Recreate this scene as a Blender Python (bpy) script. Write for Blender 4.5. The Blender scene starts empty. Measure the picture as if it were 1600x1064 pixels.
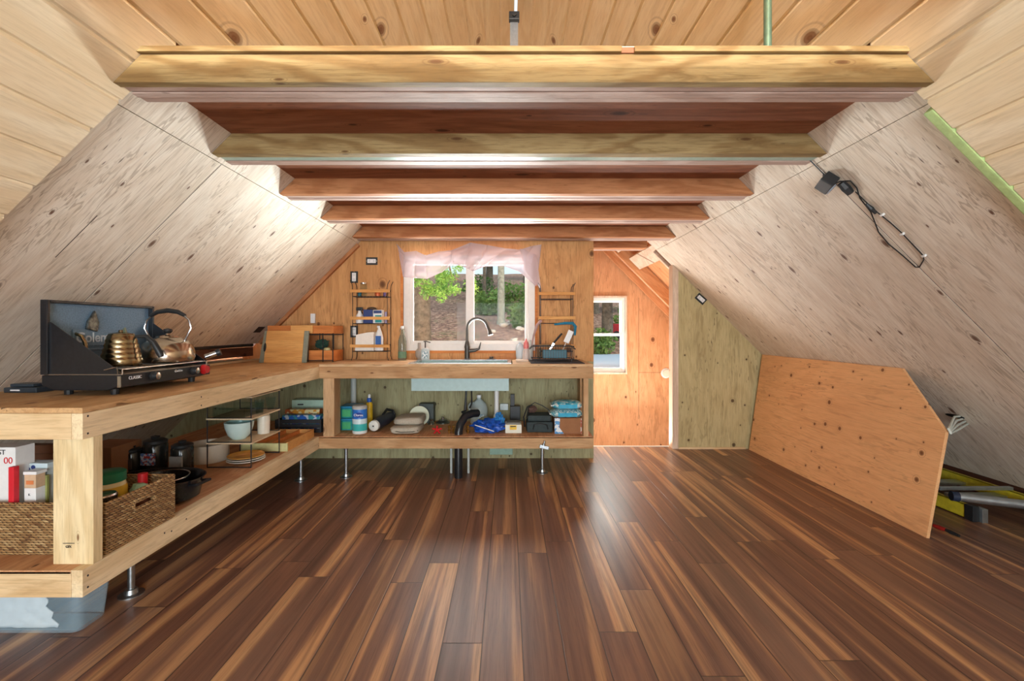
import bpy, bmesh, math, random
from mathutils import Vector, Matrix, noise as mnoise
R = math.radians
PI = math.pi
SC = bpy.context.scene
COL = SC.collection
F = 711.0            # focal length in pixels at 1600 wide (16 mm on full frame)
EYE = 1.158          # eye height above the floor
CX = 0.05            # centre line of the room
ZP = 3.333           # ridge height of the plywood planes (45 degree roof)
ZB = 3.265           # ridge height of the pine planking
Q = math.sqrt(0.5)

def W(px, py, Y):    # measured point of the photograph at a known depth
    return Vector(((px - 794) * Y / F, Y, EYE - (py - 515) * Y / F))
def WX(px, Y): return (px - 794) * Y / F
def WZ(py, Y): return EYE - (py - 515) * Y / F
def slope_pt(px, py, off=0.0):   # point lying on the plywood slope, left or right
    u, v = (px - 794) / F, (515 - py) / F
    s = 1 if u > 0 else -1
    c = ZP - EYE + s * CX        # v*Y = c - |u|*Y
    Y = c / (v + abs(u))
    p = Vector((u * Y, Y, EYE + v * Y))
    return p + Vector((-s * Q, 0, -Q)) * off

# ------------------------------------------------------------------ materials
class NT:
    def __init__(s, name):
        s.mat = bpy.data.materials.new(name); s.mat.use_nodes = True
        s.t = s.mat.node_tree; s.t.nodes.clear()
        s.out = s.t.nodes.new('ShaderNodeOutputMaterial')
        s.b = s.t.nodes.new('ShaderNodeBsdfPrincipled')
        s.t.links.new(s.b.outputs[0], s.out.inputs[0])
    def link(s, a, b): s.t.links.new(a, b)
    def put(s, sock, v):
        if v is None: return
        if isinstance(v, (int, float)):
            sock.default_value = v
        elif isinstance(v, (tuple, list)):
            v = tuple(v)
            if len(sock.default_value) == 4 and len(v) == 3: v = v + (1,)
            sock.default_value = v
        else: s.link(v, sock)
    def m(s, op, a, b=None, c=None, clamp=False):
        n = s.t.nodes.new('ShaderNodeMath'); n.operation = op; n.use_clamp = clamp
        s.put(n.inputs[0], a); s.put(n.inputs[1], b)
        if c is not None: s.put(n.inputs[2], c)
        return n.outputs[0]
    def vm(s, op, a, b=None):
        n = s.t.nodes.new('ShaderNodeVectorMath'); n.operation = op
        s.put(n.inputs[0], a)
        if b is not None: s.put(n.inputs[1], b)
        return n.outputs[0]
    def mix(s, f, a, b, mode='MIX'):
        n = s.t.nodes.new('ShaderNodeMix'); n.data_type = 'RGBA'; n.blend_type = mode
        s.put(n.inputs[0], f); s.put(n.inputs[6], a); s.put(n.inputs[7], b)
        return n.outputs[2]
    def co(s):
        return s.t.nodes.new('ShaderNodeTexCoord').outputs['Object']
    def sep(s, v):
        n = s.t.nodes.new('ShaderNodeSeparateXYZ'); s.put(n.inputs[0], v); return n.outputs
    def comb(s, x, y, z):
        n = s.t.nodes.new('ShaderNodeCombineXYZ')
        for i, v in enumerate((x, y, z)): s.put(n.inputs[i], v)
        return n.outputs[0]
    def noise(s, vec, scale=1, detail=3, rough=.5, dist=0):
        n = s.t.nodes.new('ShaderNodeTexNoise'); s.put(n.inputs['Vector'], vec)
        n.inputs['Scale'].default_value = scale; n.inputs['Detail'].default_value = detail
        n.inputs['Roughness'].default_value = rough; n.inputs['Distortion'].default_value = dist
        return n.outputs[0]
    def white(s, vec):
        n = s.t.nodes.new('ShaderNodeTexWhiteNoise'); n.noise_dimensions = '3D'
        s.put(n.inputs[0], vec); return n.outputs[0], n.outputs[1]
    def vor(s, vec, scale=1, rnd=1, two=False):
        n = s.t.nodes.new('ShaderNodeTexVoronoi'); n.voronoi_dimensions = '2D' if two else '3D'; s.put(n.inputs['Vector'], vec)
        n.inputs['Scale'].default_value = scale; n.inputs['Randomness'].default_value = rnd
        return n.outputs['Distance'], n.outputs['Color']
    def ramp(s, f, stops):
        n = s.t.nodes.new('ShaderNodeValToRGB'); s.put(n.inputs[0], f)
        e = n.color_ramp.elements
        while len(e) < len(stops): e.new(.5)
        for i, (p, c) in enumerate(stops):
            e[i].position = p; e[i].color = (*c[:3], 1) if not isinstance(c, (int, float)) else (c, c, c, 1)
        return n.outputs[0]
    def sm(s, x, a, b):   # smoothstep a..b -> 0..1
        n = s.t.nodes.new('ShaderNodeMapRange'); n.interpolation_type = 'SMOOTHSTEP'
        s.put(n.inputs[0], x); n.inputs[1].default_value = a; n.inputs[2].default_value = b
        return n.outputs[0]
    def bump(s, h, strength=.3, dist=.002):
        n = s.t.nodes.new('ShaderNodeBump'); s.put(n.inputs['Height'], h)
        n.inputs['Strength'].default_value = strength; n.inputs['Distance'].default_value = dist
        s.link(n.outputs[0], s.b.inputs['Normal'])
    def set(s, **k):
        names = dict(col='Base Color', rough='Roughness', metal='Metallic', trans='Transmission Weight', ior='IOR',
                     alpha='Alpha', spec='Specular IOR Level', coat='Coat Weight', sub='Subsurface Weight')
        for a, v in k.items(): s.put(s.b.inputs[names[a]], v)
        return s.mat

def srgb(r, g, b):
    f = lambda c: (c / 255 / 12.92) if c / 255 <= .04045 else ((c / 255 + .055) / 1.055) ** 2.4
    return (f(r), f(g), f(b))

_pm = {}
def plain(name, rgb, rough=.5, metal=0, trans=0, alpha=1, var=.12, vs=30, bump=0, sub=0, ior=1.45):
    if name in _pm: return _pm[name]
    n = NT(name); c = srgb(*rgb); co = n.co()
    f = n.noise(co, vs, 3, .6)
    d = tuple(x * (1 - var) for x in c); l = tuple(min(1, x * (1 + var)) for x in c)
    col = n.ramp(f, [(.3, d), (.7, l)])
    if bump: n.bump(n.noise(co, vs * 4, 3, .6), bump, .002)
    _pm[name] = n.set(col=col, rough=rough, metal=metal, trans=trans, alpha=alpha, ior=ior)
    return _pm[name]

def wood(name, light, mid, dark, axis=0, knots=.35, rough=.6, ring=26, sheet=0, stain=.25, knotscale=(1.7, 6.0), seed=0, ticks=.5, sat=0, contrast=1.0, patch=None, thin=0, ts=.62):
    """procedural softwood / plywood: contour-line grain, fine fibres, knots, pitch ticks.
    sheet: period along local Y after which the pattern changes (sheets or planks)"""
    n = NT(name); co = n.co(); x, y, z = n.sep(co)
    ax = [x, y, z]; u = ax[axis]; v, w = [a for i, a in enumerate(ax) if i != axis]
    v = n.m('ADD', v, seed * 3.17); w = n.m('ADD', w, seed * 1.31)
    tone = None
    if sheet:
        idx = n.m('FLOOR', n.m('DIVIDE', v, sheet))
        rnd, rc = n.white(n.comb(idx, seed, 0.5))
        u = n.m('ADD', u, n.m('MULTIPLY', rnd, 37.0)); w = n.m('ADD', w, n.m('MULTIPLY', idx, 5.3))
        tone = rnd
    g = n.comb(n.m('MULTIPLY', u, .7), n.m('MULTIPLY', v, 3.2), n.m('MULTIPLY', w, 3.2))
    base = n.noise(g, 1.0, 4, .5, .5)
    rings = n.m('SINE', n.m('MULTIPLY', base, ring * 6.283 / 3))
    rings = n.sm(rings, -.9, 1.1)
    fib = n.noise(n.comb(n.m('MULTIPLY', u, 7), n.m('MULTIPLY', v, 120), n.m('MULTIPLY', w, 120)), 1, 4, .7, .4)
    wisp = n.noise(n.comb(n.m('MULTIPLY', u, 3.2), n.m('MULTIPLY', v, 26), n.m('MULTIPLY', w, 26)), 1, 4, .7, .9)
    big = n.noise(n.comb(n.m('MULTIPLY', u, .8), n.m('MULTIPLY', v, 2.4), n.m('MULTIPLY', w, 2.4)), 1.3, 3, .6)
    L, M_, D = srgb(*light), srgb(*mid), srgb(*dark)
    col = n.mix(n.m('MULTIPLY', rings, (.3 if thin else .62) * contrast), L, M_)
    if thin:
        b2 = n.noise(n.comb(n.m('MULTIPLY', u, .6), n.m('MULTIPLY', v, 4.6), n.m('MULTIPLY', w, 4.6)), 1.0, 5, .58, .5)
        l1 = n.sm(n.m('SINE', n.m('MULTIPLY', b2, thin)), .35, .95)
        g1 = n.sm(n.noise(n.comb(n.m('MULTIPLY', u, 3), n.m('MULTIPLY', v, 9), w), 1, 3, .6), .38, .62)
        col = n.mix(n.m('MULTIPLY', n.m('MULTIPLY', l1, g1), ts), col, tuple(a * .55 for a in M_))
    col = n.mix(n.m('MULTIPLY', n.sm(fib, .42, .72), .42 * contrast), col, tuple(a * .62 for a in M_))
    col = n.mix(n.m('MULTIPLY', n.sm(wisp, .5, .72), (.28 if thin else .5) * contrast), col, tuple(a * .72 for a in M_))
    if stain: col = n.mix(n.m('MULTIPLY', n.sm(big, .48, .75), stain), col, tuple(a * .75 for a in M_))
    if patch: col = n.mix(n.m('MULTIPLY', n.sm(n.noise(n.comb(n.m('MULTIPLY', u, .5), v, w), 1.1, 2, .5), .5, .62), .55), col, srgb(*patch))
    if tone is not None:
        col = n.mix(n.m('MULTIPLY', tone, .3), col, tuple(a * .88 for a in M_))
    # pitch ticks, short dark dashes along the grain
    if ticks:
        tk = n.noise(n.comb(n.m('MULTIPLY', u, 14), n.m('MULTIPLY', v, 90), n.m('MULTIPLY', w, 90)), 1, 1, .5)
        gate = n.sm(n.noise(n.comb(u, n.m('MULTIPLY', v, 2), w), 1.5, 2, .5), .45, .6)
        tkm = n.m('MULTIPLY', n.m('MULTIPLY', n.sm(tk, .68, .76), gate), ticks)
        col = n.mix(tkm, col, tuple(a * .5 for a in D))
    if knots:
        ka, kb = knotscale
        kv = n.comb(n.m('MULTIPLY', u, ka), n.m('MULTIPLY', n.m('ADD', v, w), kb * .5), 0)
        kd, kc = n.vor(kv, 1.6, two=True)
        kr, kg, kb_ = n.sep(kc)
        keep = n.m('LESS_THAN', kr, knots)
        rad = n.m('ADD', n.m('MULTIPLY', n.m('POWER', kg, 2), .065), .028)
        q = n.m('DIVIDE', kd, rad)
        core = n.m('MULTIPLY', keep, n.sm(q, 1.15, .75))
        halo = n.m('MULTIPLY', keep, n.sm(q, 3.2, .9))
        ringk = n.sm(n.m('SINE', n.m('MULTIPLY', q, 7)), -.2, 1)
        col = n.mix(n.m('MULTIPLY', halo, n.m('MULTIPLY', ringk, .45)), col, tuple(a * .8 for a in D))
        col = n.mix(n.m('MULTIPLY', core, .85), col, D)
    n.bump(n.m('ADD', fib, n.m('MULTIPLY', rings, .4)), .12, .002)
    return n.set(col=col, rough=rough, spec=.18)

def floor_mat():
    n = NT('laminate planks'); co = n.co(); x, y, z = n.sep(co)
    PW, PL = .148, 1.22
    xs = n.m('DIVIDE', n.m('SUBTRACT', x, .0275), PW)
    i = n.m('FLOOR', xs); fx = n.m('SUBTRACT', xs, i)
    r1, _ = n.white(n.comb(i, 3.3, 0))
    ys = n.m('ADD', n.m('DIVIDE', y, PL), n.m('MULTIPLY', r1, 9))
    j = n.m('FLOOR', ys); fy = n.m('SUBTRACT', ys, j)
    r2, rc = n.white(n.comb(i, j, 1.7))
    r3, _ = n.white(n.comb(j, i, 9.1))
    vv = n.m('ADD', n.m('MULTIPLY', x, 1), n.m('MULTIPLY', r2, 17))
    st = n.noise(n.comb(n.m('MULTIPLY', vv, 12), n.m('ADD', n.m('MULTIPLY', y, .4), n.m('MULTIPLY', r3, 30)), 0), 1, 2, .5, .25)
    st2 = n.noise(n.comb(n.m('MULTIPLY', vv, 60), n.m('MULTIPLY', y, 1.6), r2), 1, 4, .65, .3)
    fib = n.noise(n.comb(n.m('MULTIPLY', vv, 260), n.m('MULTIPLY', y, 7), r2), 1, 3, .6)
    col = n.ramp(st, [(.26, srgb(86, 60, 50)), (.42, srgb(120, 86, 70)), (.52, srgb(136, 98, 76)), (.58, srgb(190, 142, 98)), (.66, srgb(204, 160, 114)), (.74, srgb(130, 102, 86))])
    col = n.mix(n.m('MULTIPLY', n.sm(st2, .42, .7), .5), col, srgb(84, 52, 40))
    col = n.mix(n.m('MULTIPLY', n.sm(fib, .5, .75), .4), col, srgb(52, 30, 22))
    grey = n.sm(r3, .55, .8)
    col = n.mix(n.m('MULTIPLY', grey, .35), col, srgb(128, 100, 82))
    col = n.mix(n.m('MULTIPLY', n.sm(r2, .6, .95), .35), col, srgb(66, 36, 28))
    ex = n.m('MINIMUM', fx, n.m('SUBTRACT', 1, fx)); ey = n.m('MINIMUM', fy, n.m('SUBTRACT', 1, fy))
    gx = n.sm(ex, .008, .02); gy = n.sm(ey, .0008, .0022)
    gap = n.m('SUBTRACT', 1, n.m('MULTIPLY', gx, gy))
    col = n.mix(n.m('MULTIPLY', gap, .8), col, srgb(30, 18, 14))
    n.bump(n.m('SUBTRACT', n.m('MULTIPLY', st2, .5), n.m('MULTIPLY', gap, 1.5)), .25, .002)
    rough = n.m('ADD', n.m('MULTIPLY', st2, .16), .28)
    return n.set(col=col, rough=rough, spec=.5)

def wicker_mat():
    n = NT('seagrass weave'); co = n.co(); x, y, z = n.sep(co)
    h = n.m('ADD', x, y)
    rows = n.m('MULTIPLY', z, 110); ri = n.m('FLOOR', rows)
    off = n.m('MULTIPLY', ri, .5)
    a = n.m('ADD', n.m('MULTIPLY', h, 52), off)
    wob = n.noise(n.comb(x, y, z), 30, 2, .5)
    a = n.m('ADD', a, n.m('MULTIPLY', wob, 1.2)); a = n.m('ADD', a, n.m('MULTIPLY', n.m('FRACT', rows), .8))
    hx = n.m('ABSOLUTE', n.m('SINE', n.m('MULTIPLY', a, PI)))
    hz = n.m('ABSOLUTE', n.m('SINE', n.m('MULTIPLY', rows, PI)))
    hgt = n.m('MULTIPLY', n.m('POWER', hx, .6), n.m('POWER', hz, .7))
    tn = n.noise(n.comb(n.m('FLOOR', a), ri, 0), 3.7, 2, .6)
    c = n.ramp(tn, [(.3, srgb(120, 82, 48)), (.5, srgb(176, 138, 88)), (.72, srgb(214, 184, 134))])
    c = n.mix(n.sm(hgt, .5, .05), c, srgb(52, 32, 20))
    n.bump(hgt, .9, .006)
    return n.set(col=c, rough=.75)

def brass_mat():
    n = NT('heat tinted brass'); z = n.sep(n.co())[2]
    b = n.noise(n.comb(0, 0, n.m('MULTIPLY', z, 22)), 1, 3, .6)
    c = n.ramp(b, [(.3, srgb(148, 122, 96)), (.5, srgb(164, 150, 118)), (.7, srgb(136, 134, 112))])
    return n.set(col=c, rough=.22, metal=1)

def labelled(name, stops, rough=.35, axis=2, metal=0):   # colour bands by height (0..1 over obj local z in metres)
    n = NT(name); z = n.sep(n.co())[axis]
    r = n.t.nodes.new('ShaderNodeValToRGB'); r.color_ramp.interpolation = 'CONSTANT'
    n.link(n.m('MULTIPLY', z, 1), r.inputs[0]); e = r.color_ramp.elements
    while len(e) < len(stops): e.new(.5)
    for i, (p, c) in enumerate(stops): e[i].position = p; e[i].color = (*srgb(*c), 1)
    return n.set(col=r.outputs[0], rough=rough, metal=metal)

def print_mat(name, base, cols, scale=25, rough=.4, thr=.5):
    n = NT(name); co = n.co()
    d, c = n.vor(co, scale); r, g, b = n.sep(c)
    col = n.mix(n.m('GREATER_THAN', r, thr), srgb(*base), srgb(*cols[0]))
    if len(cols) > 1: col = n.mix(n.m('GREATER_THAN', g, .72), col, srgb(*cols[1]))
    f = n.noise(co, 60, 3, .6)
    col = n.mix(n.m('MULTIPLY', f, .15), col, (0.02, .02, .02))
    n.bump(n.noise(co, 35, 3, .5), .5, .01)
    return n.set(col=col, rough=rough)

# ------------------------------------------------------------------ mesh builder
WLOC = {}
class MB:
    def __init__(s, mat=None):
        s.bm = bmesh.new(); s.M = mat or Matrix()
    def _v(s, p): return s.bm.verts.new(s.M @ Vector(p))
    def box(s, x0, x1, y0, y1, z0, z1, bev=0, M=None):
        MM = s.M @ (M or Matrix())
        x0, x1 = min(x0, x1), max(x0, x1); y0, y1 = min(y0, y1), max(y0, y1); z0, z1 = min(z0, z1), max(z0, z1)
        vs = [s.bm.verts.new(MM @ Vector(p)) for p in ((x0,y0,z0),(x1,y0,z0),(x1,y1,z0),(x0,y1,z0),(x0,y0,z1),(x1,y0,z1),(x1,y1,z1),(x0,y1,z1))]
        fs = [s.bm.faces.new([vs[i] for i in f]) for f in ((0,3,2,1),(4,5,6,7),(0,1,5,4),(1,2,6,5),(2,3,7,6),(3,0,4,7))]
        if bev:
            es = list({e for f in fs for e in f.edges})
            bmesh.ops.bevel(s.bm, geom=es, offset=bev, segments=2, profile=.6, affect='EDGES')
        return s
    def prism(s, poly, axis, a, b, bev=0):
        """poly: 2D points; extruded along axis from a to b. axis 0: poly=(y,z); 1: (x,z); 2: (x,y)"""
        def p3(p, t):
            return {0: (t, p[0], p[1]), 1: (p[0], t, p[1]), 2: (p[0], p[1], t)}[axis]
        A = [s._v(p3(p, a)) for p in poly]; B = [s._v(p3(p, b)) for p in poly]
        n = len(poly); fs = [s.bm.faces.new(A), s.bm.faces.new(B[::-1])]
        for i in range(n): fs.append(s.bm.faces.new((A[i], B[i], B[(i+1) % n], A[(i+1) % n])))
        bmesh.ops.recalc_face_normals(s.bm, faces=fs)
        if bev:
            es = list({e for f in fs for e in f.edges})
            bmesh.ops.bevel(s.bm, geom=es, offset=bev, segments=2, profile=.6, affect='EDGES')
        return s
    def tube(s, pts, r, seg=8, cap=True, closed=False):
        pts = [Vector(p) for p in pts]; rs = r if isinstance(r, (list, tuple)) else [r] * len(pts)
        rings = []; prev = None; n = len(pts)
        for i, p in enumerate(pts):
            if closed: t = (pts[(i+1) % n] - pts[i-1]).normalized()
            else: t = ((pts[min(i+1, n-1)] - pts[max(i-1, 0)])).normalized()
            if prev is None:
                a = t.orthogonal().normalized()
            else:
                a = (prev - t * prev.dot(t)); a = a.normalized() if a.length > 1e-6 else t.orthogonal().normalized()
            prev = a; b = t.cross(a)
            rings.append([s._v(p + (a * math.cos(k * 2 * PI / seg) + b * math.sin(k * 2 * PI / seg)) * rs[i]) for k in range(seg)])
        for i in range(n if closed else n - 1):
            A, B = rings[i], rings[(i+1) % n]
            for k in range(seg): s.bm.faces.new((A[k], A[(k+1) % seg], B[(k+1) % seg], B[k]))
        if cap and not closed:
            s.bm.faces.new(rings[0][::-1]); s.bm.faces.new(rings[-1])
        return s
    def lathe(s, prof, c=(0, 0, 0), seg=24, sx=1, sy=1, M=None, cap=True):
        """prof: list of (r, z) bottom to top about a vertical axis through c"""
        MM = M or Matrix.Translation(c); rings = []
        for r, z in prof:
            if r < 1e-5: rings.append([s._v(MM @ Vector((0, 0, z)))])
            else: rings.append([s._v(MM @ Vector((r * sx * math.cos(k * 2 * PI / seg), r * sy * math.sin(k * 2 * PI / seg), z))) for k in range(seg)])
        for A, B in zip(rings, rings[1:]):
            if len(A) == 1 and len(B) == 1: continue
            if len(A) == 1:
                for k in range(seg): s.bm.faces.new((A[0], B[(k+1) % seg], B[k]))
            elif len(B) == 1:
                for k in range(seg): s.bm.faces.new((A[k], A[(k+1) % seg], B[0]))
            else:
                for k in range(seg): s.bm.faces.new((A[k], A[(k+1) % seg], B[(k+1) % seg], B[k]))
        if cap:
            if len(rings[0]) > 1: s.bm.faces.new(rings[0][::-1])
            if len(rings[-1]) > 1: s.bm.faces.new(rings[-1])
        return s
    def grid(s, f, nu, nv, thick=0, closed_u=False):
        """surface f(u,v) -> point, u,v in 0..1; thickness by second skin"""
        V = [[s._v(f(i / nu, j / nv)) for j in range(nv + 1)] for i in range(nu + (0 if closed_u else 1))]
        N = len(V)
        for i in range(nu if closed_u else nu):
            for j in range(nv):
                s.bm.faces.new((V[i][j], V[(i+1) % N][j], V[(i+1) % N][j+1], V[i][j+1]))
        return s
    def blob(s, c, r, seed=0, amp=.15, sub=3, freq=2.0, flat=None):
        """lumpy rounded mass with radii r"""
        g = bmesh.ops.create_icosphere(s.bm, subdivisions=sub, radius=1)
        for v in g['verts']:
            d = v.co.copy(); k = 1 + amp * mnoise.noise(d * freq + Vector((seed * 7.1, seed, 0))) * 1.6
            p = Vector((d.x * r[0], d.y * r[1], d.z * r[2])) * k
            if flat is not None and p.z < flat: p.z = flat
            v.co = s.M @ (p + Vector(c))
        return s
    def obj(s, name, mat, parent=None, smooth=False, label=None, solid=0, sub=0):
        bm = s.bm
        bmesh.ops.recalc_face_normals(bm, faces=bm.faces[:])
        me = bpy.data.meshes.new(name)
        if parent is not None: L = WLOC[parent.name]
        else:
            xs = [v.co for v in bm.verts]
            L = Vector(((min(c.x for c in xs) + max(c.x for c in xs)) / 2, (min(c.y for c in xs) + max(c.y for c in xs)) / 2, min(c.z for c in xs)))
        bmesh.ops.translate(bm, verts=bm.verts[:], vec=-L)
        bm.to_mesh(me); bm.free()
        me.materials.append(mat)
        if smooth:
            me.polygons.foreach_set('use_smooth', [True] * len(me.polygons))
            try: me.set_sharp_from_angle(angle=R(38))
            except Exception: pass
        o = bpy.data.objects.new(name, me); COL.objects.link(o)
        if parent is not None: o.parent = parent; o.location = (0, 0, 0)
        else: o.location = L
        WLOC[o.name] = L.copy()
        if label: o['label'] = label
        if solid:
            md = o.modifiers.new('thickness', 'SOLIDIFY'); md.thickness = solid; md.offset = 0
        if sub:
            md = o.modifiers.new('smooth', 'SUBSURF'); md.levels = sub; md.render_levels = sub
        return o

def tag(o, label, cat, group=None):
    o['label'] = label; o['category'] = cat
    if group: o['group'] = group
    return o
def thing(name, label, cat, loc, group=None):
    o = bpy.data.objects.new(name, None); COL.objects.link(o); o.empty_display_size = .05
    o.location = loc; WLOC[o.name] = Vector(loc)
    return tag(o, label, cat, group)
def struct(o): o['kind'] = 'structure'; return o
def copy_tree(o, loc):
    c = o.copy(); COL.objects.link(c)
    def kids(src, dst):
        for ch in list(src.children):
            k = ch.copy(); COL.objects.link(k); k.parent = dst
            kids(ch, k)
    kids(o, c); c.location = loc; WLOC[c.name] = Vector(loc)
    return c
def local(o_mat, name, mb, mat, parent=None):
    """object with its own rotated frame (texture follows the board)"""
    bm = mb.bm; bmesh.ops.recalc_face_normals(bm, faces=bm.faces[:])
    me = bpy.data.meshes.new(name); bm.to_mesh(me); bm.free(); me.materials.append(mat)
    o = bpy.data.objects.new(name, me); COL.objects.link(o)
    if parent is not None:
        o.parent = parent; o.matrix_local = Matrix.Translation(-WLOC[parent.name]) @ o_mat
    else: o.matrix_world = o_mat
    WLOC[o.name] = o_mat.translation.copy()
    return o
def text(body, size, M, mat, parent, ext=.0006, name='lettering', bold=0):
    cu = bpy.data.curves.new(name, 'FONT'); cu.body = body; cu.size = size; cu.extrude = ext
    cu.align_x = 'CENTER'; cu.align_y = 'CENTER'; cu.offset = bold
    tmp = bpy.data.objects.new('tmp', cu); COL.objects.link(tmp); dg = bpy.context.evaluated_depsgraph_get(); dg.update()
    me = bpy.data.meshes.new_from_object(tmp.evaluated_get(dg)); bpy.data.objects.remove(tmp); me.materials.clear(); me.materials.append(mat)
    o = bpy.data.objects.new(name, me); COL.objects.link(o); o.parent = parent; WLOC[o.name] = WLOC[parent.name]
    o.matrix_local = Matrix.Translation(-WLOC[parent.name]) @ M
    return o
def frame(origin, ux, uy):
    ux = Vector(ux).normalized(); uy = Vector(uy).normalized(); uz = ux.cross(uy).normalized()
    m = Matrix((ux, uy, uz)).transposed().to_4x4(); m.translation = Vector(origin)
    return m
def arc(c, r, a0, a1, n, plane='xz'):
    out = []
    for i in range(n + 1):
        a = R(a0 + (a1 - a0) * i / n); x, y = r * math.cos(a), r * math.sin(a)
        out.append(Vector(c) + {'xz': Vector((x, 0, y)), 'xy': Vector((x, y, 0)), 'yz': Vector((0, x, y))}[plane])
    return out
FACE = frame((0, 0, 0), (1, 0, 0), (0, 0, 1))      # lettering facing the camera (-Y)
def face_at(p): m = FACE.copy(); m.translation = Vector(p); return m
SIDE = frame((0, 0, 0), (0, 1, 0), (0, 0, 1))      # lettering facing +X
def side_at(p): m = SIDE.copy(); m.translation = Vector(p); return m
# ------------------------------------------------------------------ palette
PLY = wood('pale plywood', (242, 234, 220), (208, 186, 160), (98, 62, 42), 0, knots=.42, ring=30, sheet=1.22, stain=.3, knotscale=(2.0, 8.5), ticks=.8, contrast=.95, thin=150, seed=.0946)
PINE_PLANK = wood('knotty pine planking', (232, 208, 168), (206, 170, 118), (120, 76, 42), 0, knots=.26, ring=22, stain=.2, knotscale=(1.6, 5.5), ticks=.25, contrast=.7)
FIR_G = wood('green-gold fir joist', (158, 136, 94), (124, 96, 58), (86, 56, 30), 0, knots=.45, ring=30, stain=.3, knotscale=(1.3, 9), ticks=.4, contrast=1.25)
FIR_O = wood('reddish fir joist', (186, 130, 88), (156, 98, 60), (84, 48, 30), 0, knots=.35, ring=26, stain=.3, knotscale=(1.3, 9), ticks=.4, seed=2)
FIR_W = wood('pale fir ply', (196, 172, 160), (166, 136, 122), (110, 76, 60), 0, knots=.2, ring=22, stain=.2, knotscale=(1.3, 9), ticks=.4, seed=4)
DECK = wood('red-brown decking plywood', (156, 102, 74), (128, 78, 54), (70, 40, 28), 0, knots=.3, ring=30, stain=.35, knotscale=(1.6, 7), seed=5)
WALLP = wood('orange plywood', (218, 164, 120), (198, 138, 92), (92, 50, 28), 2, knots=.42, ring=24, stain=.3, knotscale=(1.9, 4.8), ticks=.4, seed=1, thin=90, ts=.38)
WALLS = wood('tan plywood wall', (212, 162, 108), (184, 126, 74), (92, 56, 32), 2, knots=.4, ring=24, stain=.35, knotscale=(2.0, 5.2), ticks=.6, seed=7, patch=(188, 120, 76), thin=90, ts=.38)
WALLG = wood('greenish plywood wall', (196, 182, 136), (170, 150, 104), (70, 48, 32), 2, knots=.5, ring=22, stain=.4, knotscale=(3.0, 6.4), ticks=.7, seed=3, thin=90, ts=.38)
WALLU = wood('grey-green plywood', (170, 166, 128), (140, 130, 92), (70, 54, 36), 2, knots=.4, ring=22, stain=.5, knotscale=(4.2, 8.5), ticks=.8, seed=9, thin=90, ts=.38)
LEAN = wood('orange leaning plywood', (232, 180, 128), (214, 152, 102), (104, 58, 32), 0, knots=.5, ring=30, stain=.25, knotscale=(4.0, 8.0), ticks=.4, seed=6, contrast=.7, thin=90, ts=.3)
STUD = wood('white-edged stud', (226, 206, 186), (200, 172, 146), (120, 80, 56), 2, knots=.15, ring=20, seed=8)
LUMX = wood('counter lumber across', (226, 200, 158), (202, 166, 118), (110, 68, 40), 0, knots=.35, ring=20, stain=.2, knotscale=(1.6, 9), ticks=.4, seed=11)
LUM_SHADED = wood('far counter lumber', (198, 160, 118), (170, 126, 84), (96, 58, 36), 0, knots=.35, ring=20, stain=.25, knotscale=(1.6, 9), ticks=.5, seed=23)  # darker copy of the counter lumber; the far run's shade is in its colour
LUMY = wood('counter lumber along', (234, 214, 176), (214, 186, 142), (112, 72, 42), 1, knots=.35, ring=20, stain=.2, knotscale=(1.6, 9), ticks=.4, seed=12)
LUMZ = wood('counter post lumber', (232, 214, 172), (212, 186, 138), (120, 80, 48), 2, knots=.2, ring=22, stain=.15, knotscale=(1.6, 9), ticks=.2, seed=13)
TOPY = wood('counter top plywood along', (204, 166, 120), (178, 134, 88), (84, 52, 32), 1, knots=.35, ring=28, stain=.3, knotscale=(1.8, 8), ticks=.8, seed=14)
SHLF = wood('shelf plywood', (206, 158, 116), (180, 124, 84), (90, 54, 34), 1, knots=.3, ring=28, stain=.3, knotscale=(1.8, 8), ticks=.6, seed=15)
RAFT = wood('rough rafter', (214, 158, 112), (190, 126, 82), (96, 54, 34), 0, knots=.3, ring=22, seed=16)
BAMB = wood('bamboo', (222, 168, 102), (204, 144, 80), (150, 96, 50), 0, knots=0, ring=16, stain=.15, ticks=.2, seed=17)
BAMBO = wood('orange bamboo', (214, 138, 76), (190, 112, 58), (130, 70, 36), 0, knots=0, ring=16, stain=.15, ticks=.2, seed=18)
DARKW = wood('dark brown board', (110, 72, 56), (84, 52, 40), (50, 30, 24), 1, knots=.1, seed=19)
FLOOR = floor_mat()
WICK = wicker_mat()
BLACK = plain('matt black', (34, 36, 38), .45)
BLACKG = plain('satin black enamel', (30, 32, 36), .3, var=.2, vs=80)
STOVEB = plain('stove lid blue-black enamel', (104, 136, 164), .38, metal=.2, var=.25, vs=160, bump=.3)
CHROME = plain('brushed steel', (200, 202, 204), .22, metal=1)
GALV = plain('galvanised steel', (176, 184, 188), .35, metal=1, vs=60)
GUN = plain('gunmetal faucet', (84, 80, 76), .36, metal=.6)
WHITE = plain('white vinyl', (226, 222, 216), .4, var=.03)
WHITEP = plain('white plastic', (228, 230, 230), .35, var=.04)
PVC = plain('grey pvc', (186, 194, 190), .4, var=.05)
CREAM = plain('cream enamel', (222, 216, 200), .35, var=.05)
GREENF = plain('pale green sill foam', (176, 200, 134), .75, var=.15)
BRASS = brass_mat()
BRASSF = plain('brass fitting', (190, 150, 80), .3, metal=1)
RED = plain('red plastic', (190, 34, 40), .35)
REDP = plain('red card', (206, 36, 50), .5, var=.05)
CARD = plain('brown cardboard', (150, 104, 70), .85, var=.1, vs=12)
CARDD = plain('dark brown cardboard', (104, 70, 50), .85, var=.1, vs=12)
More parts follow.
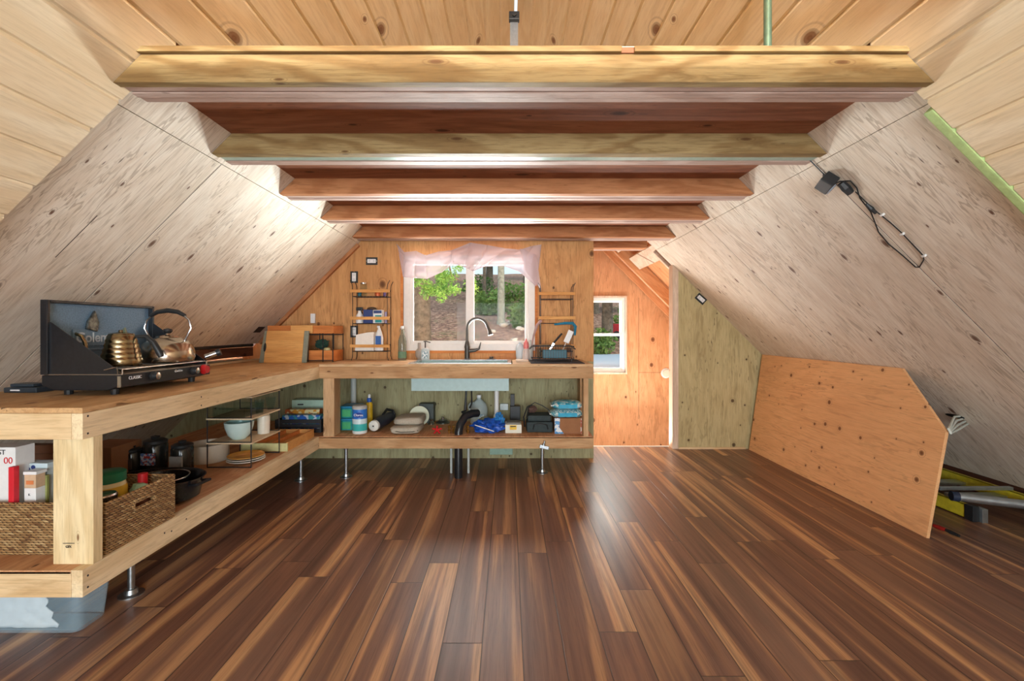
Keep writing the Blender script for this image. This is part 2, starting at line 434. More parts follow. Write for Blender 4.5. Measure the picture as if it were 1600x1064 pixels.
TEALP = plain('teal plastic', (42, 156, 160), .35, trans=.15)
AQUA = plain('pale aqua plastic', (170, 206, 204), .35)
BLUEB = plain('blue plastic', (38, 88, 176), .35)
YEL = plain('yellow plastic', (226, 186, 44), .35)
LADY = plain('yellow fibreglass', (206, 190, 50), .4, var=.15)
ALU = plain('aluminium', (190, 200, 204), .35, metal=.9)
TAN = plain('tan canvas', (178, 170, 154), .9, var=.12, vs=120, bump=.6)
GREYW = plain('sink basin aqua-grey plastic', (168, 196, 196), .4, var=.05)
INK = plain('dark ink', (40, 40, 44), .6)
REDINK = plain('red ink', (196, 40, 44), .6)
WINK = plain('white ink', (232, 234, 236), .5)
PINKP = plain('pink plastic', (226, 128, 126), .35)
TEALD = plain('dark teal', (22, 92, 108), .4)
PLATEY = plain('yellow-orange glaze', (222, 164, 74), .25)
MATB = plain('black drying mat', (46, 48, 54), .8, vs=200, bump=.5)
WIREW = plain('pale cable', (206, 214, 206), .5)
def glass(name, tint=(245, 250, 250), rough=.02):
    n = NT(name)
    tr = n.t.nodes.new('ShaderNodeBsdfTransparent'); tr.inputs[0].default_value = (*srgb(*tint), 1)
    gl = n.t.nodes.new('ShaderNodeBsdfGlossy'); gl.inputs['Roughness'].default_value = rough
    fr = n.t.nodes.new('ShaderNodeFresnel'); fr.inputs[0].default_value = 1.45
    mx = n.t.nodes.new('ShaderNodeMixShader')
    n.link(n.m('MULTIPLY', n.m('ADD', fr.outputs[0], .0), .08), mx.inputs[0]); n.link(tr.outputs[0], mx.inputs[1]); n.link(gl.outputs[0], mx.inputs[2])
    n.link(mx.outputs[0], n.out.inputs[0]); return n.mat
PANE = glass('window glass')
GLS = glass('clear kitchen glass', (240, 246, 246), .05)
GLSG = glass('green-grey bottle glass', (222, 232, 226), .05)
def film(name, rgb, alpha, rough=.4):
    n = NT(name); return n.set(col=srgb(*rgb), rough=rough, alpha=alpha)
BINP = film('translucent blue-clear plastic', (176, 206, 222), .32, .3)
JUG = film('cloudy jug plastic', (190, 206, 206), .75, .35)
def curtain_mat():
    n = NT('sheer pink voile')
    d = n.t.nodes.new('ShaderNodeBsdfDiffuse'); d.inputs[0].default_value = (*srgb(206, 190, 194), 1)
    tl = n.t.nodes.new('ShaderNodeBsdfTranslucent'); tl.inputs[0].default_value = (*srgb(176, 156, 160), 1)
    tr = n.t.nodes.new('ShaderNodeBsdfTransparent')
    a = n.t.nodes.new('ShaderNodeMixShader'); a.inputs[0].default_value = .13
    n.link(d.outputs[0], a.inputs[1]); n.link(tl.outputs[0], a.inputs[2])
    b = n.t.nodes.new('ShaderNodeMixShader'); b.inputs[0].default_value = .3
    n.link(a.outputs[0], b.inputs[1]); n.link(tr.outputs[0], b.inputs[2]); n.link(b.outputs[0], n.out.inputs[0])
    return n.mat
VOILE = curtain_mat()

# ------------------------------------------------------------------ shell
YB, YW, YG, YO = -2.8, 4.10, 4.42, 5.90       # back wall, sink wall, green wall, landing wall
DZ = 2.039                                     # underside of loft deck
def smat(side, zr):
    return frame((CX, 0, zr), (side * Q, 0, -Q), (0, 1, 0))
struct(MB().box(-3.7, 3.75, YB, 4.52, -.12, 0).obj('floor', FLOOR))
struct(MB().box(.6, 3.75, 4.40, 6.1, -1.45, -1.3).obj('floor_landing', FLOOR))
for side, nm in ((-1, 'left'), (1, 'right')):
    sg = -side       # direction of inward normal in local z: left frame z is inward
    # plywood (below the loft deck); local x runs down the slope, y along the room
    mb = MB(); inn = 0.0; th = .015
    zt = -th if side < 0 else th
    S = lambda z: (ZP - z) / Q
    yend = YW + .05 if side < 0 else YG + .03
    edges = [1.53, 2.14, 3.36, yend]
    bot = (lambda y0: .0) if side < 0 else (lambda y0: .168)
    for y0, y1 in zip(edges, edges[1:]):
        if side < 0 and y0 > 3:
            mb.box(S(1.935), S(1.034), y0 + .003, y1 - .003, 0, zt)
            mb.box(S(.90), S(.02), y0 + .002, y1 - .002, 0, zt)
        else:
            mb.box(S(1.935), S(bot(y0)), y0 + .003, y1 - .003, 0, zt)
        mb.box(S(DZ + .01), S(1.937), y0 + .001, y1 - .001, 0, zt)
    struct(local(smat(side, ZP), 'wall_' + nm, mb, PLY))
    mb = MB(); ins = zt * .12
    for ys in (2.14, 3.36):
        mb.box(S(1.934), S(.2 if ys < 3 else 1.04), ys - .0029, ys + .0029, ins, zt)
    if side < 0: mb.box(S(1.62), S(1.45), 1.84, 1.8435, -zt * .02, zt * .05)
    struct(local(smat(side, ZP), 'trim_' + ('9' if side < 0 else '10'), mb, plain('dark joint shadow board', (48, 34, 26), .9)))  # dark strips painted in place of the shadow gap between sheets
    # tongue and groove planks: full height in front of the beam, above the deck beyond it
    mb = MB(); pw = .1355; s = .02; k = 0
    zz = -.02 if side < 0 else .02
    n_all = int(((ZB - 0) / Q) / pw) + 1
    for k in range(n_all):
        s0, s1 = k * pw + .005, (k + 1) * pw + .005
        zmid = ZB - s1 * Q
        y1 = 4.6 if zmid > DZ else 1.52
        if s1 * Q > ZB: s1 = ZB / Q
        c = .009; d = .009 * (1 if side > 0 else -1)
        mb.prism([(s0, zz), (s0, d), (s0 + c, 0), (s1 - c, 0), (s1, d), (s1, zz)], 1, YB, y1)
    m = wood('knotty pine planking ' + nm, (240, 224, 194), (222, 194, 150), (116, 70, 38), 1, knots=.24, ring=20, stain=.15, knotscale=(1.5, 5.0), ticks=.2, contrast=.75, seed=0, sheet=.1355)
    # sheet index runs across planks: local x
    struct(local(smat(side, ZB), 'ceiling_' + nm, mb, m))
    # outer roof sheathing
    mb = MB(); zo = .16 * (1 if side > 0 else -1); y1 = 4.4 if side < 0 else 6.05
    mb.box(-.05, ZP / Q + .35, YB - .1, y1, zo, zo * 1.2)
    struct(local(smat(side, ZP), 'roof_' + nm, mb, RAFT))
# right kick plate behind the slope foot
struct(MB().box(3.33, 3.40, YB, YG, 0, .16).obj('trim_1', DARKW))
# pale green foam at the edge of the planking, right side
mb = MB(); S = lambda z: (ZP - z) / Q
mb.box(S(1.93), S(.02), 1.522, 1.556, -.012, -.052, bev=.006)
struct(local(smat(1, ZP), 'trim_2', mb, GREENF))
# loft deck, gable above it
mb = MB(); dd = ZP - DZ + .03
mb.box(CX - dd, CX + dd, 1.448, 4.6, DZ, DZ + .018)
struct(mb.obj('ceiling', DECK))
mb = MB(); mb.box(CX - dd + .07, CX + dd - .07, YB, 1.15, DZ, DZ + .018)
struct(mb.obj('ceiling_back', DECK))  # unseen deck behind the camera, added to shade upper planks and front beam
mb = MB(); mb.box(CX - dd + .09, CX + dd - .09, 1.46, 4.59, DZ + .0185, DZ + .028); mb.box(CX - dd + .09, CX + dd - .09, YB, .84, DZ + .0185, DZ + .028)
struct(mb.obj('floor_loft', plain('pale loft floor', (206, 192, 168), .8)))  # unseen pale layer added over the deck to keep red bounce off the planks
mb = MB()
mb.prism([(CX - 1.45, DZ + .02), (CX + 1.45, DZ + .02), (CX, ZP + .2)], 1, 4.6, 4.7)
struct(mb.obj('wall_gable', WALLP))
# sink wall with window opening
WX0, WX1, WZ0, WZ1 = WX(630, YW), WX(836, YW), WZ(548, YW), WZ(398, YW)
def holed(mb, x0, x1, z0, z1, y0, y1, hx0, hx1, hz0, hz1):
    mb.box(x0, hx0, y0, y1, z0, z1); mb.box(hx1, x1, y0, y1, z0, z1)
    mb.box(hx0, hx1, y0, y1, z0, hz0); mb.box(hx0, hx1, y0, y1, hz1, z1)
    return mb
SWR = WX(927.5, YW)
mb = MB()
holed(mb, -1.23, SWR, .871, DZ, YW, YW + .10, WX0, WX1, WZ0, WZ1)
mb.prism([(-1.23, .871), (-1.23, DZ), (CX - (ZP - DZ) - .02, DZ), (CX - (ZP - .871) - .02, .871)], 1, YW, YW + .10)
struct(mb.obj('wall_far', WALLS))
mb = MB(); mb.prism([(SWR, 0), (SWR, .87), (CX - (ZP - .87) - .02, .87), (CX - ZP - .02, 0)], 1, YW, YW + .10)
struct(mb.obj('wall_far_below', WALLU))
# corner strip under the left slope at the sink wall
mb = MB(); S = lambda z: (ZP - z) / Q
mb.box(S(1.93), S(1.05), YW - .04, YW - .002, .001, .03)
struct(local(smat(-1, ZP), 'trim_3', mb, FIR_O))
# landing walls
OX0, OX1, OZ0, OZ1 = 0.98, WX(977, YO), WZ(582, YO), WZ(465, YO)
mb = MB()
holed(mb, .62, 3.7, -1.4, 2.7, YO, YO + .1, OX0, OX1, OZ0, OZ1)
struct(mb.obj('wall_landing', WALLP))
# plywood seams on the landing wall (thin joints)
mb = MB()
for a in ((WX(998, YO), .09, -.4, 1.1),):
    pass
mb.box(WX(998, YO) - .002, WX(998, YO) + .002, YO - .0012, YO, .0, WZ(465, YO))
mb.box(WX(998, YO), 2.2, YO - .0012, YO, WZ(582, YO) - .002, WZ(582, YO) + .002)
mb.bm.faces.ensure_lookup_table()
struct(mb.obj('trim_4', DARKW))
struct(MB().box(SWR - .1, SWR, YW + .1, YO, -1.4, 2.95).obj('wall_stair', STUD))
struct(MB().box(3.55, 3.7, YG, YO, -1.4, 1.2).obj('wall_landing_right', STUD))
# green wall beside the landing
GX = WX(1060, YG)
mb = MB()
t = ZP + CX
mb.prism([(GX, .0), (t, .0), (GX, t - GX)], 1, YG, YG + .09)
struct(mb.obj('wall_right_far', WALLG))
struct(MB().box(WX(1050.5, YG), GX - .001, YG - .004, YG + .095, 0, 1.79, bev=.002).obj('trim_5', STUD))
struct(MB().box(SWR, 1.6, 4.50, 4.53, -.13, .004).obj('trim_6', WHITE))
struct(MB().box(GX, 2.3, YG - .012, YG - .001, 0, .018).obj('baseboard_right', LUMX))
# back wall behind the camera with openings added for the fill lamps
mb = MB()
holed(mb, -3.7, 3.75, 0, 2.05, YB - .1, YB, -1.35, 1.45, .35, 1.85)
holed(mb, -1.5, 1.6, 2.05, 3.45, YB - .1, YB, -.3, .4, 2.5, 2.95)
struct(mb.obj('wall_back', WALLP))

# ------------------------------------------------------------------ windows
def window(name, x0, x1, z0, z1, y, fr, mull=None, rail=None, jamb=True, shift=0):
    root = bpy.data.objects.new(name, None); COL.objects.link(root); L = Vector(((x0+x1)/2, y, z0)); root.location = L
    WLOC[root.name] = L; struct(root)
    a, b = y + .012, y + .075
    m = MB()
    for bx in ((x0, x0+fr, z0, z1), (x1-fr, x1, z0, z1), (x0+fr, x1-fr, z0, z0+fr), (x0+fr, x1-fr, z1-fr, z1)):
        m.box(bx[0], bx[1], a, b, bx[2], bx[3], bev=.003)
    m.obj('window_frame', WHITE, root)
    sw = fr * .45
    if mull is not None: MB().box(mull-.036, mull+.036, y+.012, y+.075, z0+fr, z1-fr, bev=.003).obj('mullion', WHITE, root)
    def sash(nm, p0, p1, q0, q1, d0):
        m = MB()
        for bx in ((p0, p0+sw, q0, q1), (p1-sw, p1, q0, q1), (p0+sw, p1-sw, q0, q0+sw), (p0+sw, p1-sw, q1-sw, q1)):
            m.box(bx[0], bx[1], d0, d0+.022, bx[2], bx[3], bev=.002)
        so = m.obj('window_sash', WHITE, root)
        MB().box(p0+sw*.7, p1-sw*.7, d0+.009, d0+.013, q0+sw*.7, q1-sw*.7).obj('pane', PANE, so)
    f2 = fr * .98
    if mull is not None:
        sash('l', x0+f2, mull+.018, z0+f2, z1-f2, a+.008)
        sash('r', mull-.018, x1-f2, z0+f2, z1-f2, a+.034)
    else:
        sash('t', x0+f2, x1-f2, rail-.018, z1-f2, a+.034)
        sash('b', x0+f2, x1-f2, z0+f2, rail+.018, a+.008)
    return root
window('window_1', WX0, WX1, WZ0, WZ1, YW, .062, mull=WX(734, YW))
window('window_2', OX0, OX1, OZ0, OZ1, YO, .042, rail=WZ(523, YO))
mb = MB()
for x in (WX0 - .022, WX1): mb.box(x, x + .022, YW - .006, YW + .012, WZ0 - .01, WZ1)
mb.box(WX0 - .022, WX1 + .022, YW - .006, YW + .012, WZ0 - .022, WZ0 - .001)
struct(mb.obj('trim_7', BAMBO))
mb = MB()
mb.box(OX1, OX1 + .02, YO - .02, YO + .01, OZ0 - .02, OZ1 + .02); mb.box(OX0, OX1, YO - .02, YO + .01, OZ0 - .02, OZ0); mb.box(OX0, OX1, YO - .02, YO + .01, OZ1, OZ1 + .02)
struct(mb.obj('trim_8', STUD))

# ------------------------------------------------------------------ ceiling beams
BJ = [(1.4515, 1.59, 4, 'heavy built-up ceiling beam nearest the camera, four planks thick', FIR_G),
      (2.039, 2.19, 3, 'second ceiling joist from the front, with a grey-green middle strip', FIR_G),
      (2.645, 2.793, 3, 'third ceiling joist from the front, reddish fir', FIR_O),
      (3.228, 3.396, 3, 'fourth ceiling joist from the front, reddish fir', FIR_O),
      (3.874, 4.06, 3, 'fifth ceiling joist, just in front of the sheer curtain', FIR_O),
      (4.39, 4.585, 2, 'short rearmost ceiling joist above the stair opening', FIR_O)]
TEALS = plain('grey-green strip', (150, 172, 160), .3, var=.1)
for bi, (y0, y1, npl, lab, mt) in enumerate(BJ):
    zb = 1.948; zt = DZ - .0005
    zr = ZB if bi == 0 else ZP
    root = thing('ceiling_beam', lab, 'beam', (CX, y0, zb), 'ceiling joists carrying the loft')
    x0s = CX - (zr - zb) + .004; x1s = CX + (zr - zb) - .004
    if bi == 5: x0s = SWR - .0; 
    n = npl; t = (y1 - y0) / n
    for k in range(n):
        a, b = y0 + k * t + .0018, y0 + (k + 1) * t - .0018
        dz = (0, .004, .001, .0035)[k]
        if bi == 1 and k == 1: dz = .004
        zlo = zb + dz
        mb = MB()
        if bi == 5: mb.box(x0s, x1s - .09, a, b, zlo, zt, bev=.0015)
        else:
            h = zt - zlo
            mb.prism([(x0s + dz, zlo), (x1s - dz, zlo), (x1s - dz - h, zt), (x0s + dz + h, zt)], 1, a, b, bev=.0015)
        mb.obj('plank', mt if k == 0 else (TEALS if (bi == 1 and k == 1) else FIR_W), root)
    if bi == 0:
        for xa, xb in ((-1.19, .36), (.40, 1.27)):
            MB().box(xa, xb, 1.438, 1.452, DZ - .001, DZ + .017, bev=.002).obj('top_lip', FIR_G, root)
# rafters and blocking exposed above the stair landing
rt = thing('exposed_rafter', 'exposed rafter crossing in front of the landing wall above the small window', 'rafter', (1.5, 5.5, 1.9), 'roof rafters above the stair landing')
mb = MB(); S = lambda z: (ZP - z) / Q
mb.box(S(2.35), S(.9), 5.50, 5.54, .005, .14); local(smat(1, ZP), 'rafter_board', mb, RAFT, rt)
mb = MB(); mb.box(S(2.35), S(.9), 5.538, 5.545, .002, .012); local(smat(1, ZP), 'edge_strip', mb, STUD, rt)
rt = thing('exposed_rafter', 'thin rafter along the top edge of the landing wall', 'rafter', (1.5, 5.84, 1.9), 'roof rafters above the stair landing')
mb = MB(); mb.box(S(2.35), S(.9), 5.84, 5.88, .004, .14); local(smat(1, ZP), 'rafter_board', mb, RAFT, rt)
rt = thing('exposed_rafter', 'rafter hugging the plywood edge at the stair opening', 'rafter', (1.5, 4.6, 1.9), 'roof rafters above the stair landing')
mb = MB(); mb.box(S(1.93), S(1.3), 4.56, 4.60, .004, .12); local(smat(1, ZP), 'rafter_board', mb, STUD, rt)
mb = MB(); mb.box(S(1.97), S(1.84), 4.62, 5.49, .06, .10, bev=.003)
b = local(smat(1, ZP), 'blocking_board', mb, STUD); tag(b, 'pale blocking board running back between the rafters', 'board')
mb = MB(); mb.box(S(2.10), S(2.07), 4.62, 5.49, .02, .12, bev=.003)
b = local(smat(1, ZP), 'blocking_board', mb, STUD); tag(b, 'narrow upper blocking strip above the wider one at the stair opening', 'board')
# metal strap below the ridge, conduit on the beam
st = thing('metal_strap', 'galvanised metal strap hanging from the ridge above the front beam', 'strap', (.037, 2.86, DZ + .018))
MB().box(.012, .062, 2.86, 2.866, DZ + .019, 3.10, bev=.001).obj('strap', GALV, st)
m = MB(); m.box(.012, .016, 2.846, 2.86, DZ + .019, 3.08); m.box(.058, .062, 2.846, 2.86, DZ + .019, 3.08); m.obj('flange', GALV, st)
m = MB(); m.box(.005, .07, 2.83, 2.87, 3.09, 3.14, bev=.004); m.tube([(.037, 2.82, 3.115), (.037, 2.84, 3.115)], .014, 6); m.obj('bolt_head', BLACK, st)
p = MB().tube([(WX(1199.5, 1.535), 1.535, DZ + .019), (WX(1199.5, 1.535), 1.535, 2.45)], .0125, 14).obj('conduit_pipe', plain('grey-green conduit', (104, 132, 112), .4, metal=.4), smooth=True)
tag(p, 'thin grey-green conduit rising from the right half of the front beam', 'pipe')
# small block at beam's left end
# ------------------------------------------------------------------ L-shaped counter
XE, XB = -1.450, -2.185           # aisle edge and back edge of the left run
YN, YF = 1.55, 3.49               # near end, front of the far run
XR = WX(927, 3.49)                # right end of the far run
CT, SH = 0.891, 0.338             # worktop and lower shelf heights
kc = thing('kitchen_counter', 'L-shaped counter of raw lumber with open lower shelf on metal pipe legs', 'counter', (-1.5, 2.6, 0))
m = MB(); m.box(XB, XE - .002, YN + .002, YW - .002, CT - .018, CT); m.obj('worktop', TOPY, kc)
m = MB(); m.box(XE - .002, -.79, YF + .004, YW - .002, CT - .018, CT); m.box(.035, XR, YF + .004, YW - .002, CT - .018, CT)
m.box(-.79, .035, YF + .004, 3.55, CT - .018, CT); m.box(-.79, .035, 4.03, YW - .002, CT - .018, CT)
m.obj('worktop', wood('counter top across', (220, 188, 148), (196, 156, 112), (84, 52, 32), 0, knots=.3, ring=28, stain=.3, ticks=.6, seed=21), kc)
def rail(bx, mt): return MB().box(*bx, bev=.002).obj('rail', mt, kc)
for z0, z1 in ((CT - .108, CT - .019), (SH - .093, SH - .004)):
    rail((XE - .038, XE, YN, YF - .002, z0, z1), LUMY)
    rail((XB, XE - .039, YN, YN + .038, z0, z1), LUMX)
    rail((XE - .038, XR, YF, YF + .038, z0, z1), LUM_SHADED)
    rail((XR - .038, XR, YF + .039, YW - .003, z0, z1), LUMY)
    for y in (2.15, 2.75, 3.3): rail((XB, XE - .039, y, y + .038, z0, z1), LUMX)
m = MB(); m.box(XB - .35, XE - .04, YN + .0, YW - .003, SH - .012, SH); m.obj('shelf_board', SHLF, kc)
m = MB(); m.box(XE - .039, XR, YF + .0, YW - .003, SH - .012, SH); m.obj('shelf_board', SHLF, kc)
m = MB(); m.box(XE - .04, XE, YN, YF - .001, SH - .004, SH); m.obj('shelf_edge', LUMY, kc)
post1 = MB().box(XE - .140, XE, YN + .04, YN + .078, SH, CT - .108, bev=.002).obj('post', LUMZ, kc)
for bx in ((WX(505, YF), WX(522, YF), YF + .001, YF + .13), (XR - .075, XR - .037, YF + .001, YF + .09), (XR - .036, XR - .001, 3.9, 4.05)):
    MB().box(bx[0], bx[1], bx[2], bx[3], SH, CT - .108, bev=.002).obj('post', wood('far post lumber', (206, 170, 130), (180, 138, 96), (96, 58, 36), 2, knots=.3, ring=20, seed=24), kc)  # far posts also carry their shade as a darker lumber colour
text('GIX', .012, face_at((XE - .085, YN + .0385, .40)), INK, post1, name='grade_stamp')
MB().box(XE - .105, XE - .065, YN + .0385, YN + .04, .4105, .4125).obj('stamp_line', INK, post1)
# screws and nail heads along the rails
for i, (y, z) in enumerate([(1.57, .86), (1.57, .80), (1.57, .31), (1.57, .27), (1.92, .30), (1.96, .29), (2.05, .305), (2.15, .84), (2.15, .80)]):
    MB().lathe([(.004, 0), (.0035, .001)], M=frame((XE - .0002, y, z), (0, 1, 0), (0, 0, 1)), seg=8).obj('screw_head', BLACK, kc)
def pipe_leg(x, y, tilt=False):
    l = MB().tube([(x, y, .008), (x, y, SH - .093)], .0135, 12).obj('leg', GALV, kc, smooth=True)
    MB().lathe([(.047, 0), (.047, .005), (.026, .008), (.022, .026), (.014, .028)], (x, y, 0), 24).obj('flange', GALV, l, smooth=True)
    if not tilt: MB().lathe([(.018, 0), (.02, .02), (.045, .022), (.045, .027)], (x, y, SH - .121), 24).obj('flange', GALV, l, smooth=True)
pipe_leg(WX(205, 1.99), 1.99); pipe_leg(WX(473, 3.53), 3.50)
pipe_leg(WX(541, 3.58), 3.58); pipe_leg(WX(847, 3.71), 3.69, True); pipe_leg(-2.1, 2.2); pipe_leg(-2.1, 3.3)
bk = thing('pipe_bracket', 'loose grey metal bracket with bolt leaning on the shelf rail above the right pipe leg', 'bracket', (WX(850, YF), YF - .01, .238))
mm = Matrix.Translation((WX(850, YF), YF - .016, .262)) @ Matrix.Rotation(R(14), 4, 'Y')
MB(mm).box(-.036, .036, -.014, .013, -.012, .012, bev=.003).obj('plate', GALV, bk)
MB(mm).lathe([(.012, 0), (.012, .014), (.007, .016), (.007, .034)], (-.008, 0, .012), 12).obj('bolt', GALV, bk, smooth=True)

# ------------------------------------------------------------------ sink and things round it
sk = thing('kitchen_sink', 'drop-in sink with steel rim and pale aqua basin hanging below the counter', 'sink', (-.37, 3.8, CT - .23))
sx0, sx1, sy0, sy1 = -.78, .025, 3.56, 4.02
m = MB()
for bx in ((sx0, sx1, sy0, sy0+.03), (sx0, sx1, sy1-.07, sy1), (sx0, sx0+.03, sy0+.03, sy1-.07), (sx1-.03, sx1, sy0+.03, sy1-.07)):
    m.box(*bx, CT + .0005, CT + .006, bev=.0015)
m.obj('rim', CHROME, sk)
m = MB()
zf = WZ(610, 3.6)
m.box(sx0+.02, sx1-.02, sy0+.012, sy0+.03, zf, CT-.001); m.box(sx0+.02, sx1-.02, sy1-.07, sy1-.06, zf, CT-.001)
m.box(sx0+.02, sx0+.03, sy0+.03, sy1-.07, zf, CT-.001); m.box(sx1-.03, sx1-.02, sy0+.03, sy1-.07, zf, CT-.001)
m.box(sx0+.03, sx1-.03, sy0+.03, sy1-.07, zf, zf+.01)
m.obj('basin', GREYW, sk)
m = MB(); m.lathe([(.04, 0), (.045, .004), (.02, .008), (.016, .02), (.02, .024), (0, .026)], (WX(768, 3.99), 3.985, CT+.006), 20); m.obj('drain_plug', GUN, sk, smooth=True)
fx, fy = WX(730, 3.99), 3.99
fa = thing('kitchen_faucet', 'tall gooseneck pull-down faucet with side lever behind the sink', 'faucet', (fx, fy, CT+.006))
z0 = CT + .006
MB().lathe([(.030, 0), (.030, .004), (.024, .008), (.022, .09), (.026, .11), (.022, .13), (.015, .16)], (fx, fy, z0), 24).obj('body', GUN, fa, smooth=True)
ar = WX(746, fy) - fx
zc = WZ(495, fy) - .012 - ar
pts = [(fx, fy, z0+.15), (fx, fy, zc)] + arc((fx+ar, fy, zc), ar, 180, 18, 14)
MB().tube(pts, .0115, 14).obj('neck', GUN, fa, smooth=True)
e = Vector(pts[-1])
MB().tube([e, e+Vector((.018, -.004, -.04)), e+Vector((.03, -.01, -.085))], [.012, .015, .022], 16).obj('spray_head', GUN, fa, smooth=True)
MB().tube([(fx+.018, fy, z0+.075), (fx+.07, fy-.005, z0+.08), (fx+.105, fy-.01, z0+.095), (fx+.12, fy-.012, z0+.15)], [.019, .016, .009, .004], 12).obj('lever', GUN, fa, smooth=True)
# bottle with swing top
bx_, by_ = WX(628.5, 3.98), 3.98
bt = thing('swing_top_bottle', 'clear swing-top glass bottle with green-grey label at the window corner', 'bottle', (bx_, by_, CT))
MB().lathe([(.033, 0), (.036, .01), (.036, .16), (.03, .19), (.014, .235), (.013, .265), (.016, .268), (.016, .275)], (bx_, by_, CT), 24).obj('glass_body', film('grey green bottle glass', (128, 134, 116), .62, .1), bt, smooth=True)
MB().lathe([(.0368, .02), (.0368, .075)], (bx_, by_, CT), 24, cap=False).obj('label', plain('green-grey label', (96, 130, 104), .6), bt, smooth=True)
MB().lathe([(.013, .276), (.015, .284), (.011, .298), (.0, .3)], (bx_, by_, CT), 16).obj('stopper', WHITEP, bt, smooth=True)
MB().tube([(bx_-.017, by_, CT+.24), (bx_-.024, by_, CT+.26), (bx_-.012, by_, CT+.292), (bx_+.012, by_, CT+.292), (bx_+.028, by_, CT+.25), (bx_+.017, by_, CT+.235)], .0018, 6).obj('wire_bail', CHROME, bt)
sx_, sy_ = WX(664.5, 3.97), 3.97
sd = thing('soap_dispenser', 'clear pump soap dispenser with printed label left of the sink', 'soap dispenser', (sx_, sy_, CT))
MB().lathe([(.034, 0), (.038, .008), (.038, .085), (.03, .1), (.014, .108)], (sx_, sy_, CT), 20, sy=.7).obj('bottle_body', film('frosted soap bottle', (206, 222, 226), .7), sd, smooth=True)
MB().box(sx_-.024, sx_+.024, sy_-.0285, sy_-.027, CT+.02, CT+.078).obj('label', print_mat('soap label', (222, 228, 230), [(120, 150, 160)], 120), sd)
MB().tube([(sx_, sy_, CT+.105), (sx_, sy_, CT+.165), (sx_-.004, sy_, CT+.168)], .006, 8).obj('pump', GUN, sd)
MB().tube([(sx_-.015, sy_, CT+.163), (sx_+.01, sy_, CT+.166), (sx_+.045, sy_, CT+.155)], .005, 8).obj('spout', GUN, sd)
b = MB().lathe([(.015, 0), (.034, .03), (.034, .075), (.014, .1), (.013, .15)], (WX(655, 4.055), 4.055, CT), 16).obj('vase', film('smoky vase', (170, 160, 150), .75), smooth=True)
tag(b, 'small smoky vase behind the soap dispenser', 'vase')

# ------------------------------------------------------------------ wire and wood counter racks
def counter_rack(x0, x1, y0, zs, label):
    root = thing('counter_rack', label, 'rack', ((x0+x1)/2, y0+.06, CT), 'wire racks with wooden front rails on the counter')
    y1 = y0 + .115
    MBs = MB()
    for x in (x0+.022, x1-.022):
        for y in (y0, y1):
            s = -1 if x < (x0+x1)/2 else 1
            MB().tube([(x+s*.010, y, CT), (x, y, CT+.035), (x, y, zs[0]+.03), (x+s*.004, y, zs[0]+.06), (x+s*.022, y, zs[0]+.095)], .0032, 6).obj('upright', BLACK, root)
    for z in zs:
        MB().box(x0, x1, y0-.008, y0-.002, z-.011, z+.015, bev=.001).obj('front_rail', BAMB, root)
        m = MB()
        zz = z - .045
        for y in (y0, y1): m.tube([(x0+.022, y, zz), (x1-.022, y, zz)], .003, 6)
        for x in (x0+.022, x1-.022): m.tube([(x, y0, zz), (x, y1, zz)], .003, 6)
        k = 11
        for i in range(1, k): m.tube([(x0+.022+(x1-x0-.044)*i/k, y0, zz+.002), (x0+.022+(x1-x0-.044)*i/k, y1, zz+.002)], .0015, 5)
        for zq in (z+.01,):
            m.tube([(x0+.022, y1, zq), (x1-.022, y1, zq)], .0025, 6); m.tube([(x0+.022, y0, zq), (x0+.022, y1, zq)], .0025, 6); m.tube([(x1-.022, y0, zq), (x1-.022, y1, zq)], .0025, 6)
        m.obj('wire_shelf', BLACK, root)
    return root
ry = 3.95
rx0, rx1 = WX(547, ry), WX(609, ry)
zs = [WZ(455, ry), WZ(497.5, ry), WZ(541, ry)]
counter_rack(rx0, rx1, ry, zs, 'stocked three-tier wire rack with wooden rails left of the window')
qx0, qx1 = WX(841, ry), WX(899, ry)
counter_rack(qx0, qx1, ry, [WZ(459, ry), WZ(497, ry), WZ(541, ry)], 'empty-topped wire rack with wooden rails right of the window')
def tier(i): return zs[i] - .0405
yc = ry + .055
def cyl(name, px, r, h, z, mat, label, cat, y=yc, prof=None, group=None, seg=20):
    x = WX(px, y)
    o = MB().lathe(prof or [(r*.9, 0), (r, h*.05), (r, h*.93), (r*.92, h)], (x, y, z), seg).obj(name, mat, smooth=True)
    return tag(o, label, cat, group)
j = thing('glass_jar', 'small clear glass jar standing on top tier of the left rack', 'jar', (WX(568, yc), yc, tier(0)))
MB().lathe([(.027, 0), (.03, .005), (.03, .1), (.024, .108)], (WX(568, yc), yc, tier(0)), 18).obj('jar_body', GLS, j, smooth=True)
MB().lathe([(.027, .108), (.027, .12)], (WX(568, yc), yc, tier(0)), 18).obj('lid', CHROME, j, smooth=True)
cyl('spice_tin', 562, .016, .035, tier(0), TEALD, 'small dark teal tin beside the glass jar on the rack', 'tin', y=ry+.03)
cyl('tumbler', 590, .024, .042, tier(0), plain('copper orange', (206, 112, 72), .3, metal=.4), 'copper-orange cup on the top tier of the left rack', 'cup', y=ry+.04)
cyl('spice_tin', 601, .013, .042, tier(0), plain('purple', (92, 70, 120), .4), 'purple tin at the right end of the top tier', 'tin', y=ry+.04)
